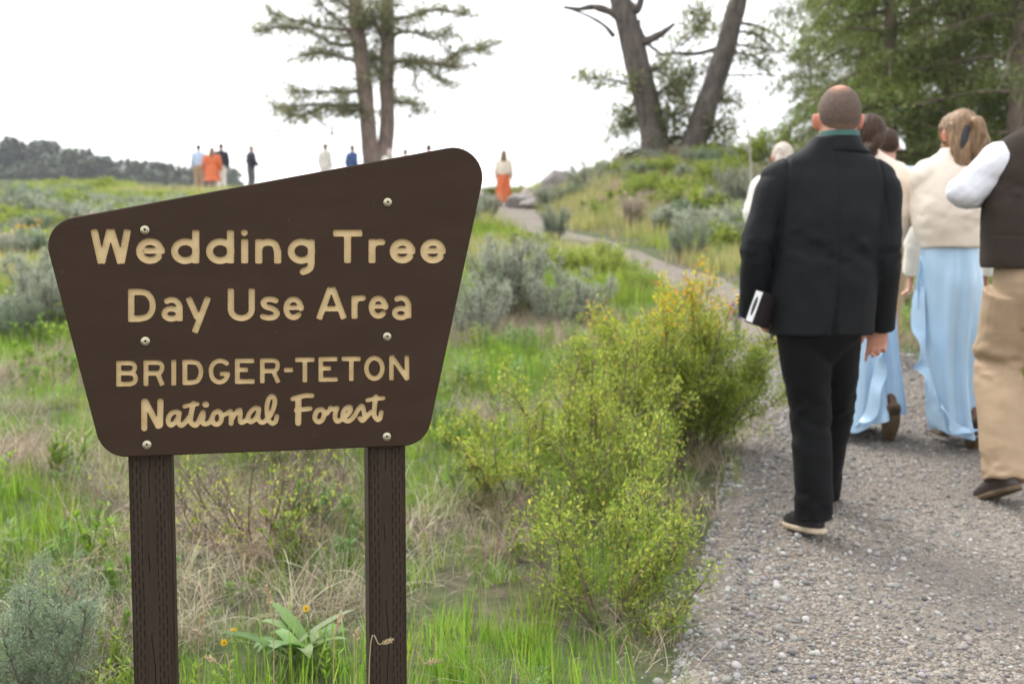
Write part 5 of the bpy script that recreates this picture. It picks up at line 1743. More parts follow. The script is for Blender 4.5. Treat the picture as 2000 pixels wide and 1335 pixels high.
def trunk_mesh(lines, seed):
    g = Geo()
    for k, (pts, rad) in enumerate(lines):
        p = crom(np.column_stack([pts, rad]), 10)
        v, q, t = tube(p[:, :3], list(p[:, 3]), n=22, seg=1, rnd=False)
        c = np.repeat(p[:, :3], 22, 0)
        c = np.vstack([c, p[:1, :3], p[-1:, :3]])
        d = v - c
        an = np.arctan2(d[:, 1], d[:, 0])
        rid = vn(np.stack([np.cos(an) * 4.2, np.sin(an) * 4.2, v[:, 2] * .8], 1), seed + k) - .5
        rid2 = vn(np.stack([np.cos(an) * 9, np.sin(an) * 9, v[:, 2] * 2.4], 1), seed + k + 4) - .5
        v = c + d * (1 + .22 * rid + .14 * rid2)[:, None]
        g.add(v, q, t)
    return g


# ---- the old double-trunked tree on the hilltop
YT = 43.0
base = onY(735, YT)
def T1(px, py, dy=0.0): return atY(px, py, YT + dy) - base
t1 = empty('old_conifer', base); tag(t1, 'old conifer with two joined trunks on the hilltop behind the sign', 'tree')
tl = [(np.array([T1(733, 400), T1(732, 330), T1(724, 290), T1(718, 230), T1(712, 170), T1(703, 90), T1(694, 20), T1(688, -60), T1(684, -160), T1(682, -300)]), [.56, .44, .31, .28, .29, .27, .25, .22, .17, .05]),
      (np.array([T1(742, 400, .2), T1(742, 330, .2), T1(752, 285, .3), T1(757, 235, .3), T1(755, 170, .3), T1(757, 90, .3), T1(756, 10, .3), T1(757, -70, .3), T1(760, -190, .3), T1(762, -350, .3)]), [.58, .46, .31, .27, .28, .28, .25, .22, .16, .05])]
g = trunk_mesh(tl, 1)
LIMBS = [[(712, 125), (660, 110), (610, 105), (560, 120)], [(706, 60), (640, 55), (580, 40), (520, 20)], [(700, 30), (640, -10), (560, -30), (460, -10)], [(712, 175), (665, 180), (610, 178), (565, 185)],
         [(714, 205), (660, 205), (600, 205), (545, 210)], [(705, 90), (650, 85), (600, 60), (540, 55), (500, 60)], [(760, 70), (800, 62), (850, 75), (880, 55)], [(760, 118), (800, 122), (840, 140), (870, 165)], [(760, 120), (820, 120), (870, 130), (930, 128)],
         [(762, 40), (810, 30), (850, 20), (900, 25)], [(757, 195), (790, 200), (815, 212)], [(690, 0), (640, -40), (580, -60), (500, -70)], [(760, -20), (820, -40), (880, -50), (940, -30)], [(756, 90), (740, 60), (726, 20), (720, -20)], [(700, 60), (720, 40), (735, 10)],
         [(705, 100), (680, 60), (640, 20), (600, -20)], [(714, 215), (690, 218), (665, 216)], [(745, 150), (730, 130), (722, 110)], [(860, 130), (900, 100), (940, 95)], [(640, 205), (600, 222), (560, 225)],
         [(684, -100), (620, -120), (540, -130)], [(760, -100), (830, -130), (900, -120)], [(684, -170), (640, -200), (600, -200)], [(760, -200), (810, -230), (850, -230)]]
gn = Geo(); rg = np.random.default_rng(5)
for k, Lm in enumerate(LIMBS):
    dy = rg.uniform(-1.5, 1.5)
    pts = [T1(x, y, .15 + dy * j / max(len(Lm) - 1, 1)) for j, (x, y) in enumerate(Lm)]
    p = limb(g, pts, .085, .02, 6, 4, seed=k)
    far = p[int(len(p) * .22):]
    needles(gn, rg, far, int(190 * np.linalg.norm(p[-1] - p[0]) / 3), .13, .20, PINE)
    for s in range(14):
        i = rg.integers(len(p) // 5, len(p)); d = rg.normal(0, 1, 3) * np.array([1, 1, .3]) + unit(p[-1] - p[0]) * .8
        sp = branch(rg, p[i], d, rg.uniform(.5, 1.6), 4, .25, .02)
        limb(g, sp, .022, .008, 4, 1, seed=s)
        needles(gn, rg, sp, 52, .08, .19, PINE)
for k in range(46):
    tk = tl[k % 2][0]; f = rg.uniform(.42, .86); i = int(f * 9); p0 = tk[i] + (tk[i + 1] - tk[i]) * (f * 9 - i)
    a = rg.uniform(0, 6.28); sp = branch(rg, p0, (math.cos(a), math.sin(a), rg.uniform(-.2, .35)), rg.uniform(.8, 2.4), 5, .2, .03)
    limb(g, sp, .035, .008, 5, 1, seed=k)
    needles(gn, rg, sp[1:], 85, .13, .19, PINE)
link('trunk', g.mesh('trunk', True, False), M_bark, t1)
link('crown', gn.mesh('crown', False), M_needle, t1)

# ---- the forked old tree on the mound
YT2 = 30.0
b2 = onY(1310, YT2)
def T2(px, py, dy=0.0): return atY(px, py, YT2 + dy) - b2
t2 = empty('forked_tree', b2); tag(t2, 'old forked tree with dark bare limbs on the mound', 'tree')
tl = [(np.array([T2(1292, 400), T2(1289, 330), T2(1278, 270), T2(1262, 200), T2(1246, 130), T2(1228, 60), T2(1210, 0), T2(1196, -70), T2(1185, -170), T2(1176, -290)]), [.50, .44, .36, .33, .32, .29, .27, .23, .17, .06]),
      (np.array([T2(1318, 400, -.3), T2(1334, 335, -.3), T2(1360, 265, -.3), T2(1382, 200, -.3), T2(1402, 140, -.3), T2(1420, 80, -.3), T2(1436, 20, -.3), T2(1452, -50, -.3), T2(1470, -150, -.3), T2(1480, -260, -.3)]), [.42, .38, .32, .28, .265, .25, .235, .21, .15, .05])]
g = trunk_mesh(tl, 11)
for Lm, r0 in [([(1215, 40), (1195, 25), (1160, 14), (1130, 18), (1100, 14)], .13), ([(1200, 72), (1180, 50), (1150, 32), (1118, 20)], .07), ([(1252, 85), (1275, 75), (1298, 62), (1318, 46)], .15), ([(1225, 10), (1245, 20), (1255, -10), (1268, -40)], .16), ([(1245, 40), (1250, 60), (1270, 90), (1300, 110)], .09),
               ([(1418, 148), (1460, 146), (1500, 147), (1540, 148)], .035), ([(1430, 45), (1470, 48), (1500, 60), (1550, 95)], .05), ([(1425, 85), (1470, 92), (1520, 100), (1560, 96)], .035), ([(1400, 95), (1360, 105), (1320, 104), (1280, 108)], .07), ([(1305, 275), (1325, 268), (1345, 275)], .12), ([(1270, 190), (1290, 180), (1310, 160), (1330, 120)], .06)]:
    limb(g, [T2(x, y, -.1) for x, y in Lm], r0, r0 * .3, 7, 5, rough=.15, seed=int(Lm[0][0]))
gn = Geo(); rg = np.random.default_rng(6)
for Lm in [[(1262, 210), (1290, 180), (1330, 150), (1380, 140)], [(1270, 230), (1240, 235), (1215, 250), (1200, 262)], [(1270, 180), (1230, 165), (1180, 155), (1130, 150)], [(1280, 250), (1310, 230), (1345, 215)], [(1290, 280), (1250, 295), (1210, 302)], [(1260, 150), (1300, 120), (1340, 70), (1390, 50)],
           [(1390, 190), (1420, 195), (1450, 205)], [(1370, 240), (1400, 250), (1420, 245)], [(1430, 60), (1480, 70), (1530, 110), (1560, 100)], [(1420, 100), (1470, 110), (1500, 135)], [(1330, 90), (1360, 60), (1370, 20)], [(1300, 200), (1320, 250), (1300, 290)], [(1350, 280), (1390, 285), (1420, 275)], [(1255, 130), (1290, 140), (1320, 170), (1340, 200)],
           [(1440, -40), (1500, -60), (1570, -50)], [(1200, -60), (1140, -90), (1080, -80)], [(1190, -140), (1240, -160), (1300, -150)], [(1470, -150), (1530, -190), (1580, -180)], [(1180, -220), (1130, -250), (1090, -240)], [(1360, 120), (1340, 160), (1325, 200)], [(1240, 200), (1225, 225), (1235, 250)]]:
    dy = rg.uniform(-1.2, 1.2)
    p = limb(g, [T2(x, y, dy * j / 3) for j, (x, y) in enumerate(Lm)], .04, .012, 5, 4, seed=3)
    needles(gn, rg, p[2:], int(330 * np.linalg.norm(p[-1] - p[0]) / 1.3 * .50), .19, .17, PINE + [(.19, .24, .08)])
    for s in range(10):
        i = rg.integers(2, len(p)); sp = branch(rg, p[i], rg.normal(0, 1, 3) * [1, 1, .4], rg.uniform(.3, .8), 4, .25, .02)
        limb(g, sp, .015, .005, 4, 1, seed=s); needles(gn, rg, sp, 45, .10, .16, PINE + [(.19, .24, .08)])
link('trunk', g.mesh('trunk', True, False), M_bark_dark, t2)
link('crown', gn.mesh('crown', False), M_needle, t2)

# ---- conifers crowding the right side
def conifer(seed, H, Rb, low, nb, pal, ll=.13, per=80):
    rg = np.random.default_rng(seed)
    g = Geo(); gn = Geo()
    pts = [np.array([rg.normal(0, .06) * k, rg.normal(0, .06) * k, H * f - .4 * (f == 0)]) for k, f in enumerate(np.linspace(0, 1, 7))]
    limb(g, pts, .13 * H / 12, .015, 12, 4, seed=seed)
    for b_ in range(nb):
        f = (b_ + rg.random()) / nb
        z = low + (H - low) * f
        a = rg.uniform(0, 6.283)
        L_ = Rb * (1 - f) ** .75 * rg.uniform(.6, 1.12) + .25
        c0 = np.array([np.interp(z, [p[2] for p in pts], [p[j] for p in pts]) for j in (0, 1)] + [z])
        d = np.array([math.cos(a), math.sin(a), rg.uniform(-.05, .3)])
        bp_ = [c0]
        for s in range(4):
            d = unit(d + np.array([0, 0, -.20 + .06 * s]) + rg.normal(0, .07, 3))
            bp_.append(bp_[-1] + d * L_ / 4)
        bp_ = limb(g, bp_, .035 * (1 - f) + .012, .005, 4, 2, seed=b_)
        needles(gn, rg, bp_[1:], int(per * L_ * .7), .08, ll, pal, -.12, .075)
        for s in range(int(5 * L_) + 2):
            i = rg.integers(1, len(bp_)); sd = 1 if s % 2 else -1
            ax = unit(bp_[min(i + 1, len(bp_) - 1)] - bp_[i - 1])
            dd = unit(ax * .7 + np.cross(ax, (0, 0, 1)) * sd * .9 + [0, 0, -.18])
            sp = branch(rg, bp_[i], dd, L_ * rg.uniform(.22, .45), 3, .12, -.06)
            needles(gn, rg, sp, int(per * .62), .05, ll, pal, -.18, .075)
    return g.mesh('trunk', True, False), gn.mesh('crown', False)

G1 = [(.145, .19, .05), (.185, .23, .062), (.235, .275, .08), (.11, .145, .038)]
G2 = [(.115, .145, .042), (.15, .18, .058), (.19, .21, .078), (.085, .11, .034)]
c1 = conifer(21, 12, 1.75, .8, 105, G1)
c2 = conifer(22, 13, 1.85, 1.4, 105, G2)
c3 = conifer(23, 9, 1.4, .5, 80, G2)
CT = [(1730, 18.5, 0, 'conifer rising directly behind the dark haired woman', 1.0), (1845, 19.5, 1, 'conifer above the woman with black hair ribbon', 1.0), (1960, 17.5, 1, 'dark conifer above the tweed waistcoat man', 1.05), (2080, 19.0, 0, 'conifer beyond the right picture edge', 1.05),
      (1672, 23.5, 1, 'loose conifer right of the bald spot of suited man', 1.05), (1905, 24.0, 0, 'conifer filling the gap behind the two right trees', 1.15), (1780, 25.0, 1, 'farther conifer between the two middle ones', 1.2), (2030, 25.0, 0, 'farther conifer behind the dark edge tree', 1.2), (1575, 27.0, 2, 'small conifer left of the man in black suit head', .55), (2160, 17.0, 2, 'conifer outside the frame on the right', 1.1)]
for px, Y, kd, lab, s in CT[:9]:
    plant('conifer', lab, 'tree', (c1, c2, c3)[kd], onY(px, Y, -.1), rng.uniform(0, 6), s, 'conifers crowding the right side', M_bark, M_needle, ('trunk', 'crown'))

# thin bare saplings right of the forked tree
for px, Y, top, lab in [(1462, 19.5, 140, 'thin pale bare sapling left of the black suit shoulder'), (1503, 21.0, 225, 'short bare sapling above the grey haired woman'), (1560, 22.0, 215, 'bare sapling left of the suited man head')]:
    b0 = onY(px, Y); hgt = atY(px, top, Y)[2] - b0[2]
    o = empty('bare_sapling', b0); tag(o, lab, 'sapling', 'thin bare saplings')
    g = Geo(); rg = np.random.default_rng(px)
    p = limb(g, branch(rg, (0, 0, -.1), (0, 0, 1), hgt, 7, .07, .1), .028, .006, 6, 3)
    tw = Geo()
    for s in range(22):
        i = rg.integers(len(p) // 4, len(p)); d = rg.normal(0, 1, 3) * [1, 1, .3] + [0, 0, .5]
        limb(tw, branch(rg, p[i], d, rg.uniform(.2, .7), 4, .2, .1), .006, .002, 4, 1)
    link('trunk', g.mesh('trunk', True, False), M_palewood, o)
    link('twigs', tw.mesh('twigs', True, False), M_palewood, o)

# ---- boulders beside the far path
M_rock = mat_plain('grey_boulder', (0.22, 0.20, 0.19), 0.9, 0.45, 2.5, 0.8, 12, 0.03)
M_rock2 = mat_plain('pinkish_rock', (0.33, 0.27, 0.235), 0.9, 0.4, 3, 0.8, 14, 0.02)
for k, (px, py, Y, rx, ry, rz, mt, lab) in enumerate([
    (1090, 345, 34, .55, .5, .48, M_rock, 'large grey peaked boulder on the skyline beside far path'), (1035, 362, 32, .42, .35, .28, M_rock2, 'tawny slab of rock between orange skirt and large boulder'), (1012, 372, 31, .36, .3, .26, M_rock, 'dark low rock right next to the orange skirt'),
    (1060, 375, 31, .32, .3, .24, M_rock2, 'pale rock in front of the large boulder'), (1040, 383, 30, .36, .3, .18, M_rock, 'flat rock at the far path edge'), (1152, 482, 17.6, .22, .2, .14, M_rock2, 'pale stone at the bend of the path'), (1325, 465, 18.5, .16, .15, .12, M_rock2, 'small pale stone beside the rounded sagebrush')]):
    v, q, t = ball((0, 0, 0), (1, 1, 1), 26, 18)
    f = 1 + .9 * fbm(v * 1.5, 40 + k, 3); v = v * f[:, None]
    # knock flats into it
    rg = np.random.default_rng(60 + k)
    for _ in range(7):
        n_ = unit(rg.normal(0, 1, 3)); h_ = rg.uniform(.62, .85); d = v @ n_
        v = v - np.outer(np.maximum(d - h_, 0), n_)
    v = v * np.array([rx, ry, rz])
    p = onY(px, Y)
    o = link('boulder', mesh_np('boulder', v, q, t), mt)
    zc = atY(px, py, Y)[2]
    o.location = (p[0], p[1], max(p[2] + rz * .2, min(zc, p[2] + rz * .75)))
    tag(o, lab, 'rock', 'rocks beside the path')
# ------------------------------------------------------------------ grass, straw, gravel, far woods: instanced ground cover
def proto_coll(name, meshes, mat):
    c = bpy.data.collections.new(name)
    for i, m in enumerate(meshes):
        o = bpy.data.objects.new(f'{name}_{i:02d}', m)
        m.materials.clear(); m.materials.append(mat)
        c.objects.link(o)
    return c


def scatter(name, label, cat, coll, pos, rot, scl, tint, rgidx):
    n = len(pos)
    me = bpy.data.meshes.new(name)
    me.vertices.add(n)
    me.vertices.foreach_set('co', np.asarray(pos, np.float32).ravel())
    a = me.attributes.new('rot', 'FLOAT_VECTOR', 'POINT'); a.data.foreach_set('vector', np.asarray(rot, np.float32).ravel())
    a = me.attributes.new('scl', 'FLOAT_VECTOR', 'POINT'); a.data.foreach_set('vector', np.asarray(scl, np.float32).ravel())
    a = me.attributes.new('idx', 'INT', 'POINT'); a.data.foreach_set('value', np.asarray(rgidx, np.int32))
    a = me.attributes.new('itint', 'FLOAT_COLOR', 'POINT')
    c = np.ones((n, 4), np.float32); c[:, :3] = tint
    a.data.foreach_set('color', c.ravel())
    o = bpy.data.objects.new(name, me)
    COL.objects.link(o)
    tag(o, label, cat, kind='stuff')
    ng = bpy.data.node_groups.new(name + '_gn', 'GeometryNodeTree')
    ng.interface.new_socket('Geometry', in_out='INPUT', socket_type='NodeSocketGeometry')
    ng.interface.new_socket('Geometry', in_out='OUTPUT', socket_type='NodeSocketGeometry')
    N, Lk = ng.nodes, ng.links
    gi = N.new('NodeGroupInput'); go = N.new('NodeGroupOutput')
    mp = N.new('GeometryNodeMeshToPoints')
    ip = N.new('GeometryNodeInstanceOnPoints')
    ci = N.new('GeometryNodeCollectionInfo')
    ci.inputs['Collection'].default_value = coll
    ci.inputs['Separate Children'].default_value = True
    ci.inputs['Reset Children'].default_value = True
    ip.inputs['Pick Instance'].default_value = True

    def attr(nm, ty):
        x = N.new('GeometryNodeInputNamedAttribute'); x.data_type = ty; x.inputs['Name'].default_value = nm
        return x.outputs['Attribute']
    e2r = N.new('FunctionNodeEulerToRotation')
    Lk.new(attr('rot', 'FLOAT_VECTOR'), e2r.inputs[0])
    Lk.new(gi.outputs[0], mp.inputs['Mesh'])
    Lk.new(mp.outputs[0], ip.inputs['Points'])
    Lk.new(ci.outputs[0], ip.inputs['Instance'])
    Lk.new(attr('idx', 'INT'), ip.inputs['Instance Index'])
    Lk.new(e2r.outputs[0], ip.inputs['Rotation'])
    Lk.new(attr('scl', 'FLOAT_VECTOR'), ip.inputs['Scale'])
    Lk.new(ip.outputs[0], go.inputs[0])
    m = o.modifiers.new('scatter', 'NODES'); m.node_group = ng
    return o


def tuft(seed, n, H, spread, lean, wd, seg=3, curl=.5, cmul=(1, 1, 1)):
    """tuft of n tapering blades"""
    rg = np.random.default_rng(seed)
    V, Q, T, Cc = [], [], [], []
    off = 0
    for b_ in range(n):
        a = rg.uniform(0, 6.283); h = H * rg.uniform(.45, 1.1); le = lean * rg.uniform(.2, 1.2)
        x0 = rg.normal(0, spread, 2)
        dirv = np.array([math.cos(a), math.sin(a), 0]); sd = np.array([-math.sin(a + rg.normal(0, .6)), math.cos(a), 0])
        t = np.linspace(0, 1, seg + 1)
        ang = le * (.3 + curl * t * 1.6)
        dx = np.concatenate([[0], np.cumsum(np.sin(ang[:-1]) * h / seg)]); dz = np.concatenate([[0], np.cumsum(np.cos(ang[:-1]) * h / seg)])
        p = np.array([x0[0], x0[1], -.015]) + np.outer(dx, dirv) + np.outer(dz, (0, 0, 1))
        w = wd * rg.uniform(.6, 1.2) * (1 - t * .75)
        l = p[:-1] - sd * w[:-1, None]; r = p[:-1] + sd * w[:-1, None]
        vv = np.empty((2 * seg + 1, 3)); vv[0:-1:2] = l; vv[1:-1:2] = r; vv[-1] = p[-1]
        for s in range(seg - 1): Q.append([off + 2 * s, off + 2 * s + 1, off + 2 * s + 3, off + 2 * s + 2])
        T.append([off + 2 * seg - 2, off + 2 * seg - 1, off + 2 * seg])
        c = np.array(cmul) * rg.uniform(.75, 1.25) * (1 + rg.normal(0, .06, 3))
        V.append(vv); Cc.append(np.tile(c, (len(vv), 1))); off += len(vv)
    return mesh_np('tuft', np.vstack(V), Q or None, T, False, np.clip(np.vstack(Cc), 0, 3))


def forb(seed, n, H, ll, lw):
    """small upright leafy herb: several stalks with lance leaves"""
    rg = np.random.default_rng(seed)
    g = Geo()
    for s in range(n):
        p = branch(rg, np.append(rg.normal(0, .03, 2), -.01), rg.normal(0, .25, 3) + [0, 0, 1], H * rg.uniform(.6, 1.1), 4, .1, .15)
        m = 16
        f = rg.uniform(.15, 1, m) * 3.999; i = f.astype(int)
        c = p[i] + (p[i + 1] - p[i]) * (f - i)[:, None]
        a = rg.uniform(0, 6.28, m)
        V, q = leafq(c, np.stack([np.cos(a), np.sin(a), rg.uniform(.4, 1.2, m)], 1), np.stack([-np.cos(a), -np.sin(a), np.ones(m)], 1), ll * rg.uniform(.6, 1.2, m), np.full(m, lw))
        g.add(V, q, c=np.repeat(np.ones((m, 3)) * rg.uniform(.75, 1.25, (m, 1)), 4, 0))
        g.add(*tube(p, [.002] * 5, n=4, seg=1, rnd=False, cap=False), c=(.8, .8, .7))
    return g.mesh('forb', False)


def sample(rg, n, y0, y1, pad=.6, power=1.0):
    """random ground points inside the view wedge (with margin)"""
    u = rg.random(n)
    y = np.sqrt(y0 ** 2 + u * (y1 ** 2 - y0 ** 2)) if power == 1 else (y0 ** (2 - power) + u * (y1 ** (2 - power) - y0 ** (2 - power))) ** (1 / (2 - power))
    x = rg.uniform(-1, 1, n) * (.46 * y + pad)
    return x, y


def cover(x, y, sink=.0):
    return np.stack([x, y, gz(x, y) - sink], 1)


rg = np.random.default_rng(99)
gr = proto_coll('grass_proto', [tuft(s, 26, .15, .045, .6, .0022) for s in range(4)] + [tuft(10 + s, 18, .23, .05, .5, .0026) for s in range(3)], M_grass)
# near grass: patchy, off the path
def green_mask(x, y):
    return n2(x, y, .9, 21) * .6 + n2(x, y, 2.7, 22) * .4 + .14 * sm(4.4, 6.0, y) * sm(-.2, -1.2, x) - .10 * sm(4.8, 3.4, y) - .10 * sm(5.4, 4.2, y) * sm(3.0, 3.5, y) * sm(-1.5, -1.1, x) * sm(.5, .1, x)
x, y = sample(rg, 15000, 1.9, 13, .7, 1.0)
d = path_d(x, y)
gm = green_mask(x, y)
keep = ((d > .10 + .2 * n2(x, y, 3, 8)) | ((d > -.10) & (rg.random(len(x)) < .12))) & (rg.random(len(x)) < sm(.30, .52, gm) * .95 + .10)
x, y, gm = x[keep], y[keep], gm[keep]
n = len(x)
tint = pick([(.18, .31, .04), (.22, .36, .05), (.15, .27, .035), (.27, .37, .06), (.20, .33, .045)], n, rg, .15)
s = rg.uniform(.45, 1.05, n) * (.70 + .45 * sm(.4, .7, gm))
scatter('grass', 'fresh green grass of the near meadow', 'grass', gr, cover(x, y), np.stack([rg.normal(0, .12, n), rg.normal(0, .12, n), rg.uniform(0, 6.28, n)], 1), np.stack([s, s, s * rg.uniform(.8, 1.2, n)], 1), tint, rg.integers(0, 7, n))
# far grass: larger tufts
grf = proto_coll('far_grass_proto', [tuft(40 + s, 34, .26, .16, .6, .0065, 2) for s in range(4)], M_grass)
x, y = sample(rg, 30000, 11, 50, 2, 1.25)
d = path_d(x, y)
keep = (d > .38) & (rg.random(len(x)) < .25 + .8 * sm(.3, .6, green_mask(x * .5, y * .5)))
x, y = x[keep], y[keep]; n = len(x)
fy = sm(.35, .65, n2(x, y, .35, 33))[:, None]
tint = pick([(.20, .28, .04), (.26, .33, .055), (.17, .24, .035)], n, rg, .15) * (1 - fy) + pick([(.34, .34, .13), (.40, .35, .19), (.30, .32, .10)], n, rg, .12) * fy
s = rg.uniform(.7, 1.3, n) * (.8 + y / 60)
scatter('meadow_grass', 'blurred green and straw grass over the far slope', 'grass', grf, cover(x, y), np.stack([np.zeros(n), np.zeros(n), rg.uniform(0, 6.28, n)], 1), np.stack([s, s, s], 1), tint, rg.integers(0, 4, n))
# dry straw: matted, lying over
st_ = proto_coll('straw_proto', [tuft(60 + s, 30, .30, .06, 1.75, .0015, 4, .75) for s in range(4)] + [tuft(70 + s, 22, .26, .07, 1.2, .0016, 4, .9) for s in range(3)], M_straw)
x, y = sample(rg, 17000, 1.9, 14, .7)
d = path_d(x, y); gm = green_mask(x, y)
keep = ((d > .06) | ((d > -.12) & (rg.random(len(x)) < .2))) & (rg.random(len(x)) < .80 - .72 * sm(.34, .54, gm))
x, y = x[keep], y[keep]; n = len(x)
tint = pick([(.40, .335, .23), (.46, .395, .285), (.32, .26, .175), (.25, .19, .125), (.50, .44, .33)], n, rg, .12)
s = rg.uniform(.6, 1.2, n)
scatter('dry_grass', 'matted tan dead grass lying between the green tufts', 'dry grass', st_, cover(x, y), np.stack([rg.normal(0, .25, n), rg.normal(0, .25, n), rg.normal(1.2, 1.1, n)], 1), np.stack([s, s, s * .8], 1), tint, rg.integers(0, 7, n))
# leafy herbs
fb = proto_coll('herb_proto', [forb(s, 5, .20, .045, .006) for s in range(3)] + [forb(5 + s, 4, .16, .035, .010) for s in range(2)], M_grass)
x, y = sample(rg, 2600, 2.0, 16, .7)
d = path_d(x, y)
keep = (d > .10) & (rg.random(len(x)) < sm(.35, .6, n2(x, y, 1.3, 51)))
x, y = x[keep], y[keep]; n = len(x)
s = rg.uniform(.6, 1.4, n) * np.interp(y, [2, 3.2, 4.5], [.45, .6, 1])
scatter('herbs', 'low leafy herbs among the grass', 'herbs', fb, cover(x, y), np.stack([rg.normal(0, .1, n), rg.normal(0, .1, n), rg.uniform(0, 6.28, n)], 1), np.stack([s, s, s], 1), pick([(.20, .30, .04), (.26, .36, .06), (.15, .25, .05), (.18, .27, .10)], n, rg, .12), rg.integers(0, 5, n))

# pebbles on the path
M_peb, nt, b = _mat('pebble')
a2 = nt.nodes.new('ShaderNodeAttribute'); a2.attribute_type = 'INSTANCER'; a2.attribute_name = 'itint'
nb = noise_node(nt, 2.5, 4, .6)
rbp = ramp(nt, nb.outputs['Fac'], [(.3, (.8, .8, .8)), (.7, (1.15, 1.15, 1.15))])
mxp = nt.nodes.new('ShaderNodeMix'); mxp.data_type = 'RGBA'; mxp.blend_type = 'MULTIPLY'; mxp.inputs['Factor'].default_value = 1
nt.links.new(a2.outputs['Color'], mxp.inputs['A']); nt.links.new(rbp.outputs[0], mxp.inputs['B'])
nt.links.new(mxp.outputs['Result'], b.inputs['Base Color']); b.inputs['Roughness'].default_value = .75
pm = []
for k in range(6):
    v, q, t = ball((0, 0, 0), (1, 1, 1), 9, 7)
    v = v * (1 + .55 * fbm(v * 1.1, 70 + k, 2))[:, None]
    pm.append(mesh_np('pebble', v * np.array([1, .8, .62]), q, t))
pc = proto_coll('pebble_proto', pm, M_peb)
n = 42000
y = 2.4 + 6.5 * rg.random(n) ** 1.5
l, r = path_edges(y)
edge_ = rg.random(n) ** 1.8
x = np.where(rg.random(n) < .5, l - .02 + (r - l + .02) * edge_, rg.uniform(l - .03, r + .05)) - np.where(rg.random(n) < .10, np.abs(rg.normal(0, .10, n)), 0)
keep = (x < .47 * y + .5)
x, y = x[keep], y[keep]; n = len(x)
s = np.exp(rg.normal(math.log(.0047), .5, n)).clip(.0025, .019)
s = s * np.interp(path_d(x, y), [-1.2, -.5, 0], [.72, .95, 1.15])
tint = pick([(.26, .238, .215), (.20, .185, .172), (.33, .305, .275), (.27, .235, .20), (.15, .142, .138), (.40, .375, .34), (.23, .20, .17)], n, rg, .15)
tint = tint.mean(1, keepdims=True) + .55 * (tint - tint.mean(1, keepdims=True))
pz_ = gz(x, y) + .0145 + s * .22 - .017 * sm(-.13, .0, path_d(x, y))
scatter('gravel', 'loose grey pebbles of the gravel path', 'gravel', pc, np.stack([x, y, pz_], 1), rg.uniform(0, 6.28, (n, 3)) * np.array([.08, .08, 1]), np.stack([s, s, s], 1), tint, rg.integers(0, 6, n))

# far wooded ridge
M_far = mat_leaf('far_needles', .2, instancer=True)
def far_tree(seed):
    rg = np.random.default_rng(seed); n = 260
    f = rg.random(n) ** .8; z = f * 11; rr = (1 - f) ** .8 * 2.3 * rg.uniform(.3, 1.1, n) + .15; a = rg.uniform(0, 6.28, n)
    c = np.stack([np.cos(a) * rr, np.sin(a) * rr, z], 1)
    V, q = leafq(c, np.stack([np.cos(a), np.sin(a), rg.uniform(-.5, .4, n)], 1), rg.normal(0, .5, (n, 3)) + [0, 0, 1], rg.uniform(.8, 1.6, n), rg.uniform(.35, .7, n))
    return Geo().add(V, q, c=np.repeat(np.ones((n, 3)) * rg.uniform(.6, 1.3, (n, 1)), 4, 0)).add(*tube([(0, 0, -1), (0, 0, 10)], [.25, .05], n=5, seg=2), c=(.8, .6, .5)).mesh('far_tree', False)
ft = proto_coll('far_tree_proto', [far_tree(s) for s in range(5)], M_far)
n = 7000
x = rg.uniform(-320, -30, n); y = rg.uniform(215, 345, n)
z = gz(x, y)
keep = (z > -8) & (rg.random(n) < .9)
x, y, z = x[keep], y[keep], z[keep]; n = len(x)
s = rg.uniform(.55, 1.3, n)
scatter('wooded_ridge', 'dark distant conifer wood on the ridge at left', 'woods', ft, np.stack([x, y, z], 1), np.stack([np.zeros(n), np.zeros(n), rg.uniform(0, 6.28, n)], 1), np.stack([s, s, s], 1), pick([(.06, .085, .045), (.08, .105, .055), (.10, .12, .065), (.05, .07, .04)], n, rg, .15), rg.integers(0, 5, n))

# low brush all over the far slope
def merge(ms, ml, sc_):
    g = Geo()
    for me, c in ((ms, sc_), (ml, None)):
        co = coords(me)
        lt = np.empty(len(me.polygons), np.int32); me.polygons.foreach_get('loop_total', lt)
        li = np.empty(len(me.loops), np.int32); me.loops.foreach_get('vertex_index', li)
        stt = np.concatenate([[0], np.cumsum(lt)[:-1]])
        q = li[stt[lt == 4][:, None] + np.arange(4)]; t = li[stt[lt == 3][:, None] + np.arange(3)]
        if c is None:
            a = np.empty(len(co) * 4, np.float32); me.color_attributes['tint'].data.foreach_get('color', a)
            c = a.reshape(-1, 4)[:, :3]
        g.add(co, q, t, c)
    return g.mesh('brush', False)
M_brush = mat_leaf('brush_leaf', .35, instancer=True)
br = proto_coll('brush_proto', [merge(*shrub(80 + k, .55, .5, 12, 9, 1500, .075, (SG, SG2, SG)[k], None, thick=.012, clump=.05, lw=.34, up=.2), (.2, .17, .14)) for k in range(3)] +
                [merge(*shrub(90 + k, .5, .5, 10, 9, 1300, .085, (YG + MG, MG)[k], None, thick=.012, clump=.05), (.2, .15, .1)) for k in range(2)] +
                [merge(*shrub(95, .5, .45, 12, 10, 900, .09, [(.42, .35, .27), (.48, .40, .32), (.36, .29, .23)], None, thick=.010, clump=.05, lw=.2, up=.3), (.3, .25, .2))], M_brush)
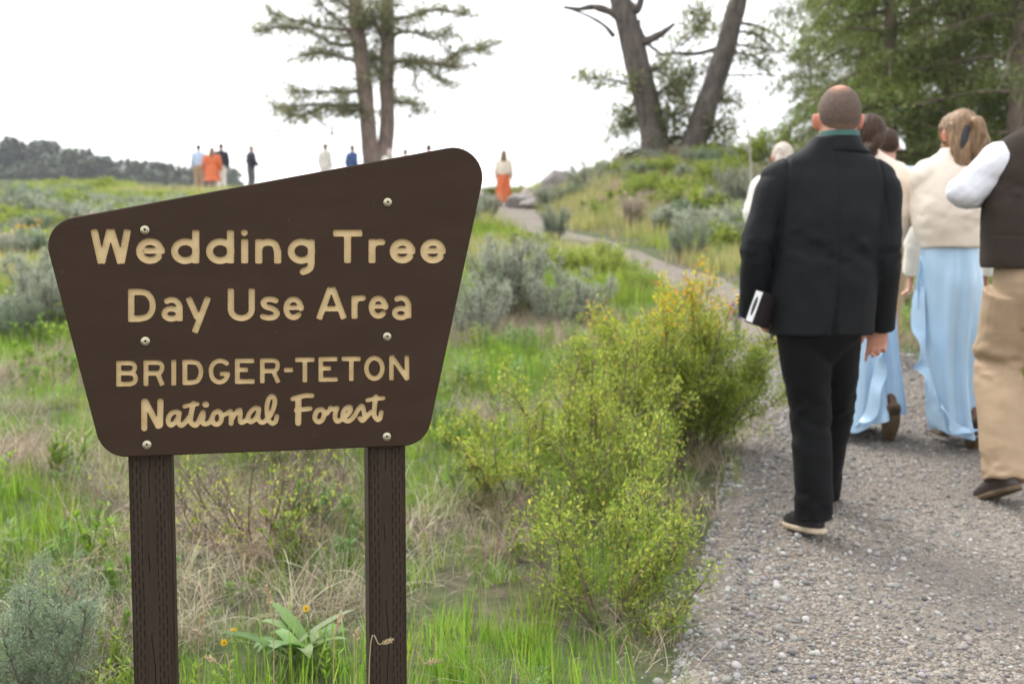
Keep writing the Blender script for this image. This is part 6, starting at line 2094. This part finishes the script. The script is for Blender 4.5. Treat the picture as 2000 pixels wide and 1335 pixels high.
x, y = sample(rg, 2700, 9, 46, 2, 1.0)
cl = n2(x, y, .22, 71) * .6 + n2(x, y, .6, 72) * .4
keep = (path_d(x, y) > .75) & (rg.random(len(x)) < sm(.36, .60, cl)) & ~((x > -1.3) & (x < 2.6) & (y < 12.5) & (y > 8))
x, y = x[keep], y[keep]; n = len(x)
idx = np.where(x < -1.0, rg.choice([0, 1, 2, 0, 1, 3, 5, 4], n), np.where(n2(x, y, .3, 73) > .5, rg.choice([3, 4, 4, 0, 5], n), rg.choice([0, 2, 5, 1, 3], n)))
s = rg.uniform(.5, 1.2, n) * np.interp(y, [9, 20, 46], [.65, .95, 1.0])
s = np.where((y > 34) & (x < 0), s * .7, s)
scatter('slope_brush', 'low grey and green brush covering the far slope', 'brush', br, cover(x, y), np.stack([np.zeros(n), np.zeros(n), rg.uniform(0, 6.28, n)], 1), np.stack([s, s, s * rg.uniform(.7, 1, n)], 1), np.ones((n, 3)) * rg.uniform(.85, 1.15, (n, 1)), idx)

# ------------------------------------------------------------------ air
M_haze = bpy.data.materials.new('haze')
M_haze.use_nodes = True
nt = M_haze.node_tree; nt.nodes.clear()
ho = nt.nodes.new('ShaderNodeOutputMaterial'); hv = nt.nodes.new('ShaderNodeVolumePrincipled')
hv.inputs['Color'].default_value = (.93, .95, 1, 1)
hv.inputs['Density'].default_value = 0.0004
hv.inputs['Anisotropy'].default_value = 0.0
nt.links.new(hv.outputs[0], ho.inputs['Volume'])
gco = coords(ground.data)
lo = gco.min(0); hi = gco.max(0)
bm = bmesh.new(); bmesh.ops.create_cube(bm, size=1)
me = bpy.data.meshes.new('haze'); bm.to_mesh(me); bm.free()
hz = link('haze', me, M_haze)
zlo, zhi = lo[2] - 1, max(hi[2], 30) + 12
hz.scale = (hi[0] - lo[0] + 40, hi[1] - lo[1] + 40, zhi - zlo)
hz.location = ((hi[0] + lo[0]) / 2, (hi[1] + lo[1]) / 2, (zhi + zlo) / 2)
tag(hz, 'thin pale haze in the air over the valley', 'haze', kind='stuff')
